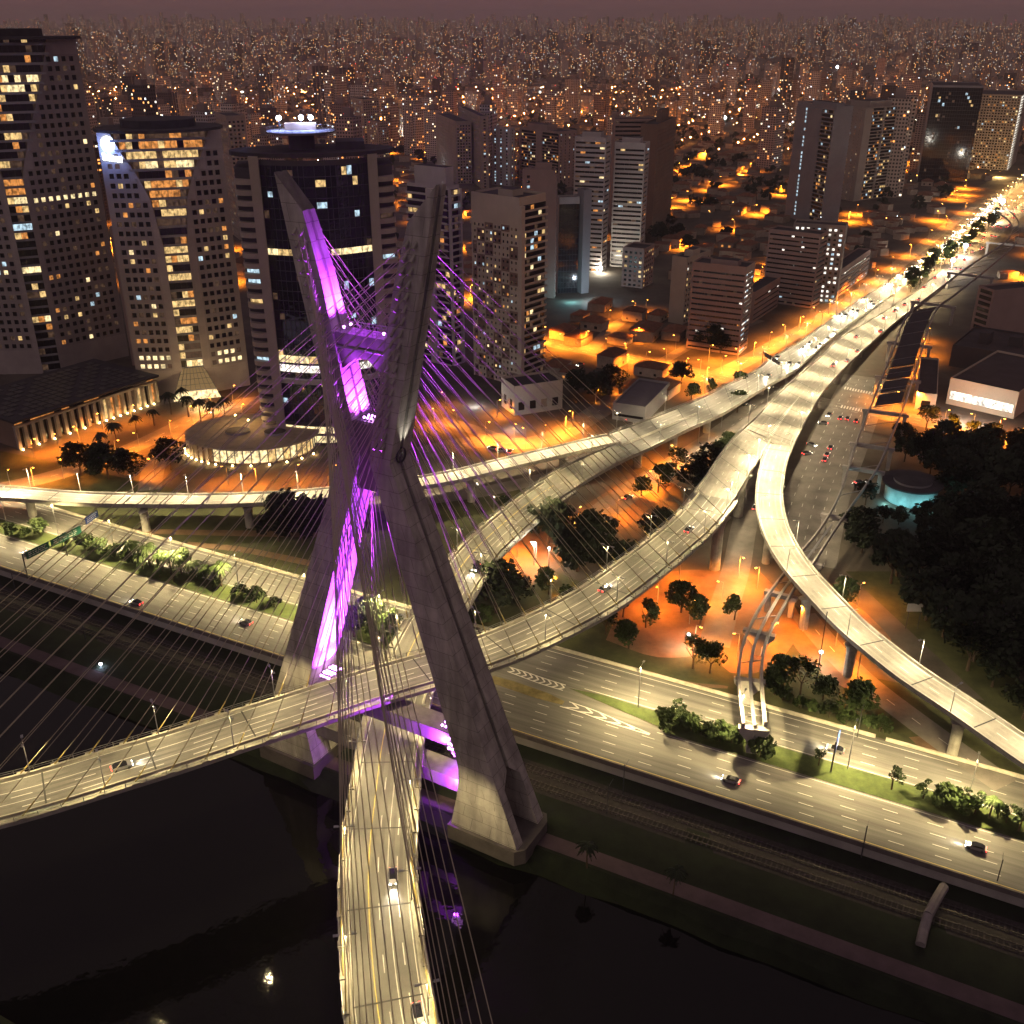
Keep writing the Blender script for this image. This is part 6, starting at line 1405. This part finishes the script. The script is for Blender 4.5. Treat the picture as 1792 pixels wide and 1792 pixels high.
for k in range(75):   # lit avenues read as chains of lamps
    y = 1700 + 9000 * rf.random() ** 1.2; x = rf.uniform(-0.54, 0.54) * y; a = rf.choice((GR, GR + PI / 2, rf.uniform(0, PI))); n = rf.randint(12, 34); m = DL[0] if rf.random() < 0.8 else DL[1]
    for j in range(n): farlamp(x + math.cos(a) * 38 * j + rf.uniform(-4, 4), y + math.sin(a) * 38 * j + rf.uniform(-4, 4), rf.uniform(0.22, 0.42) * (0.4 + y / 6500), m)
tag(mb.build('distant_lamps'), 'countless far street lamps scattered over the city', 'lamps', kind='stuff')
for i, (x, y, m, r) in enumerate(((668,208,0,3.2),(107,36,1,8),(1515,88,1,9),(1465,122,2,5),(1268,206,2,3),(530,162,0,4),(1755,352,2,2.4),(1742,372,2,2.0),(1690,430,2,1.7),(1668,455,2,1.5),(935,952,2,0.7),(961,959,2,0.4),(1437,1141,2,0.5),(176,1162,2,0.45),(1205,1111,2,0.5))):
    z = 9 if y < 900 else (5 if y > 1100 else 8); z = -2 if y == 1162 else z
    p = S(x, y, z); p.z = gz(p.x, p.y) + z if p.y > 2600 else p.z
    o = thing('bright_lamp', ('single glaring lamp seen alone, the %s' % ('orange one above the glass tower', 'golden one far left on the skyline', 'golden one on the right skyline', 'white one far right under the skyline', 'white one above the low house quarter', 'orange one over the far left houses', 'white one at the end of the avenue', 'second white one near the avenue end', 'white one on the avenue median', 'lower white one on the avenue median', 'white one between the two viaducts', 'dim one beside the trees between viaducts', 'white one by the curving ramp pier', 'white one low on the dark river bank', 'white one in the orange grounds')[i]), 'lamp', p)
    q = MB(); q.tube((0, 0, -min(z + 3, 8)), (0, 0, 0), 0.15, POLE, n=5); q.build('pole', o); q = MB(); q.ball((0, 0, 0), r, DL[m], 8, 6); q.build('lamp_head', o)
    if y > 300:
        ld = bpy.data.lights.new('glare', 'POINT'); ld.energy = 7000 if y > 900 else 50000; ld.color = (1, 0.9, 0.75) if y != 1162 else (0.5, 0.6, 1); ld.shadow_soft_size = r
        if y == 1162: ld.energy = 900
        lo = bpy.data.objects.new('glare', ld); C.objects.link(lo); lo.parent = o; lo.location = (0, 0, -r * 1.2)
# ================================================================ signs and small things
GREEN = mat('sign_green', (0.01, 0.11, 0.07), 0.5, 0); BLUE = mat('sign_blue', (0.015, 0.06, 0.30), 0.5, 0)
def gantry(a, b, label, panels, col, h=6.5, ph=2.6):
    A, B = S(*a, 0), S(*b, 0); o = thing('road_sign', label, 'road sign', A); mb = MB()
    mb.tube(A, A + Vector((0, 0, h + ph)), 0.2, DSTEEL); mb.tube(A + Vector((0, 0, h + ph - 0.3)), B + Vector((0, 0, h + ph - 0.3)), 0.16, DSTEEL); mb.tube(A + Vector((0, 0, h + 0.4)), B + Vector((0, 0, h + 0.4)), 0.12, DSTEEL); mb.build('post', o, A)
    d = (B - A); L = d.length; d.normalize(); nn = Vector((d.y, -d.x, 0))
    for s0, s1 in panels:
        pb = MB(); P = lambda t, z, ou: A + d * L * t + nn * ou + Vector((0, 0, z))
        q = [P(s0, h, 0.25), P(s1, h, 0.25), P(s1, h + ph, 0.25), P(s0, h + ph, 0.25)]; pb.face(q, col); pb.face([P(s0, h, 0.12), P(s0, h + ph, 0.12), P(s1, h + ph, 0.12), P(s1, h, 0.12)], DSTEEL)
        for e0, e1 in ((0, 1), (1, 2), (2, 3), (3, 0)): pb.face([q[e0], q[e1], q[e1] - nn * 0.13, q[e0] - nn * 0.13], col)
        pn = pb.build('sign_panel', o, A); tb = MB(); r_ = random.Random(int(s0 * 100))
        for z in (0.5, 1.15, 1.8):   # lines of lettering too small to read in the photograph
            t = s0 + (s1 - s0) * 0.08
            while t < s1 - (s1 - s0) * 0.2:
                w = (s1 - s0) * r_.uniform(0.05, 0.16); tb.face([P(t, h + z, 0.27), P(t + w, h + z, 0.27), P(t + w, h + z + 0.3, 0.27), P(t, h + z + 0.3, 0.27)], PAINT); t += w + (s1 - s0) * 0.04
        tb.build('lettering', pn, A)
gantry((49, 1012), (150, 960), 'green overhead direction sign on a gantry over the left carriageway', ((0.05, 0.42), (0.46, 0.98)), GREEN)
gantry((118, 972), (178, 930), 'blue overhead sign behind the green one on the left', ((0.62, 0.98),), BLUE, 6.2, 2.4)
gantry((1330, 668), (1362, 690), 'dark gantry sign over the avenue viaduct seen from behind', ((0.1, 0.45), (0.52, 0.9)), DSTEEL, 14.0, 2.0)
gantry((1454, 1352), (1460, 1330), 'blue sign on a dark post standing on the median', ((0.0, 1.0),), BLUE, 6.0, 3.2)
def board(px, label, w=5.0, h=2.6, z=6.0):
    p = S(*px, 0); o = thing('billboard', label, 'billboard', p); mb = MB()
    for x in (-w * 0.35, w * 0.35): mb.tube((x, 0, 0), (x, 0, z), 0.1, DSTEEL)
    mb.build('post', o); mb = MB(); mb.box((0, 0, z), w, 0.2, h, mat('board_white', (0.5, 0.48, 0.42), 0.6, 0.1, 0.5)); mb.build('panel', o)
board((1595, 1100), 'pale blank board on two posts among the dark trees')
for i, (x, y, z) in enumerate(((1425,1215,0),(1090,1390,-3),(1062,1425,-3),(1507,1500,-3),(30,1045,-3),(150,1120,-3),(1740,1560,-3),(1500,1290,0))):
    p = S(x, y, z); o = thing('utility_pole', ('tall dark banner mast in front of the right ramp', 'railway mast nearest the expressway wall right of the pylon', 'railway mast beside the river-side track right of the pylon', 'railway mast near the leaning concrete strut', 'railway mast at the far left of the tracks', 'railway mast below the left carriageway', 'railway mast at the right edge', 'thin pole by the barrier near the hedge')[i], 'pole', p)
    mb = MB(); h = 26 if i == 0 else 9; mb.tube((0, 0, 0), (0, 0, h), 0.22 if i == 0 else 0.14, DSTEEL, r1=0.1, n=6); mb.build('mast', o); mb = MB(); mb.tube((0, 0, h * 0.9), (ET.x * 3 * (1 if i else 0.2), ET.y * 3 * (1 if i else 0.2), h * 0.92), 0.07, DSTEEL, n=4); mb.build('arm', o)
# leaning strut that carries the expressway edge
o = thing('support_strut', 'leaning Y-shaped concrete strut under the expressway edge', 'strut', S(1610, 1655, -3)); mb = MB()
rings = []
for c, w in ((S(1610, 1657, -3), 0.8), (S(1616, 1630, -2.2), 0.85), (S(1624, 1602, -1.0), 0.9), (S(1640, 1572, -0.8), 0.75), (S(1652, 1552, -0.7), 0.7)): rings.append([c + ES * w * a + ET * b * w + Vector((0, 0, 1.2 * max(0, 0)))for a, b in ((-1, -1), (1, -1), (1, 1), (-1, 1))])
rings = [[v - Vector((0, 0, 0.4)) if k > 0 else v for v in r] for k, r in enumerate(rings)]
top = [[v + Vector((0, 0, 1.6)) for v in r] for r in rings]
for r0, r1 in zip(rings, rings[1:]):
    a0, a1 = sum(r0, Vector()) / 4, sum(r1, Vector()) / 4; mb.tube(a0 + Vector((0, 0, 0.5)), a1 + Vector((0, 0, 0.5)), 1.0, mat('strut_concrete', (0.2, 0.18, 0.18), 0.85, 0.25, 0.3), n=8)
mb.build('strut', o, o.location)
for sx, lt in ((1680, 'a'), (1722, 'b')):
    p = S(sx, 722 + (sx - 1680) * 0.25, 4); ld = bpy.data.lights.new('shop_light', 'POINT'); ld.energy = 9000; ld.color = (1, 0.93, 0.8); ld.shadow_soft_size = 2
    lo = bpy.data.objects.new('shop_light', ld); C.objects.link(lo); lo.location = p
for sx in (1650, 1690, 1730, 1770):   # sodium wash on the showroom front
    q = S(sx, 738 + (sx - 1650) * 0.17, 7); ld = bpy.data.lights.new('wall_wash', 'POINT'); ld.energy = 16000; ld.color = SOD; ld.shadow_soft_size = 0.5
    lo = bpy.data.objects.new('wall_wash', ld); C.objects.link(lo); lo.location = q
plant(T5, [(1572, 918), (1612, 915), (1545, 915), (1628, 905)], 0, 0.42, 0.55)
# cyan strip and white glow at the foot of the black glass block
for x, y, e, c in ((1000, 520, 5000, (0.3, 0.9, 1)), (1040, 520, 16000, (0.7, 0.85, 1)), (345, 700, 9000, (1, 0.7, 0.3)), (390, 705, 5000, (1, 0.7, 0.3)), (1052, 470, 30000, (1, 0.9, 0.7)), (1260, 275, 40000, (1, 0.75, 0.35)), (960, 690, 6000, (0.8, 0.95, 1)), (900, 740, 4000, (0.9, 0.95, 1)), (830, 700, 4000, (0.9, 0.95, 1)), (1750, 305, 90000, (1, 0.6, 0.2))):
    p = S(x, y, 3.5); ld = bpy.data.lights.new('ground_floor_light', 'POINT'); ld.energy = e; ld.color = c; ld.shadow_soft_size = 0.6
    lo = bpy.data.objects.new('ground_floor_light', ld); C.objects.link(lo); lo.location = p
# ================================================================ night haze over the city
mb = MB(); mb.prism([(-10500, -700), (10500, -700), (10500, 16500), (-10500, 16500)], -12, 290, mat('haze_air', (1, 1, 1), noise=0))
hz = mb.build('haze'); hz['kind'] = 'stuff'; hm = hz.data.materials[0]; n = hm.node_tree.nodes; l = hm.node_tree.links; n.remove(n['Principled BSDF'])
pv = n.new('ShaderNodeVolumePrincipled'); pv.inputs['Color'].default_value = (0.92, 0.86, 0.86, 1); pv.inputs['Density'].default_value = 0.00009; pv.inputs['Anisotropy'].default_value = 0.25
l.new(pv.outputs[0], n['Material Output'].inputs['Volume'])
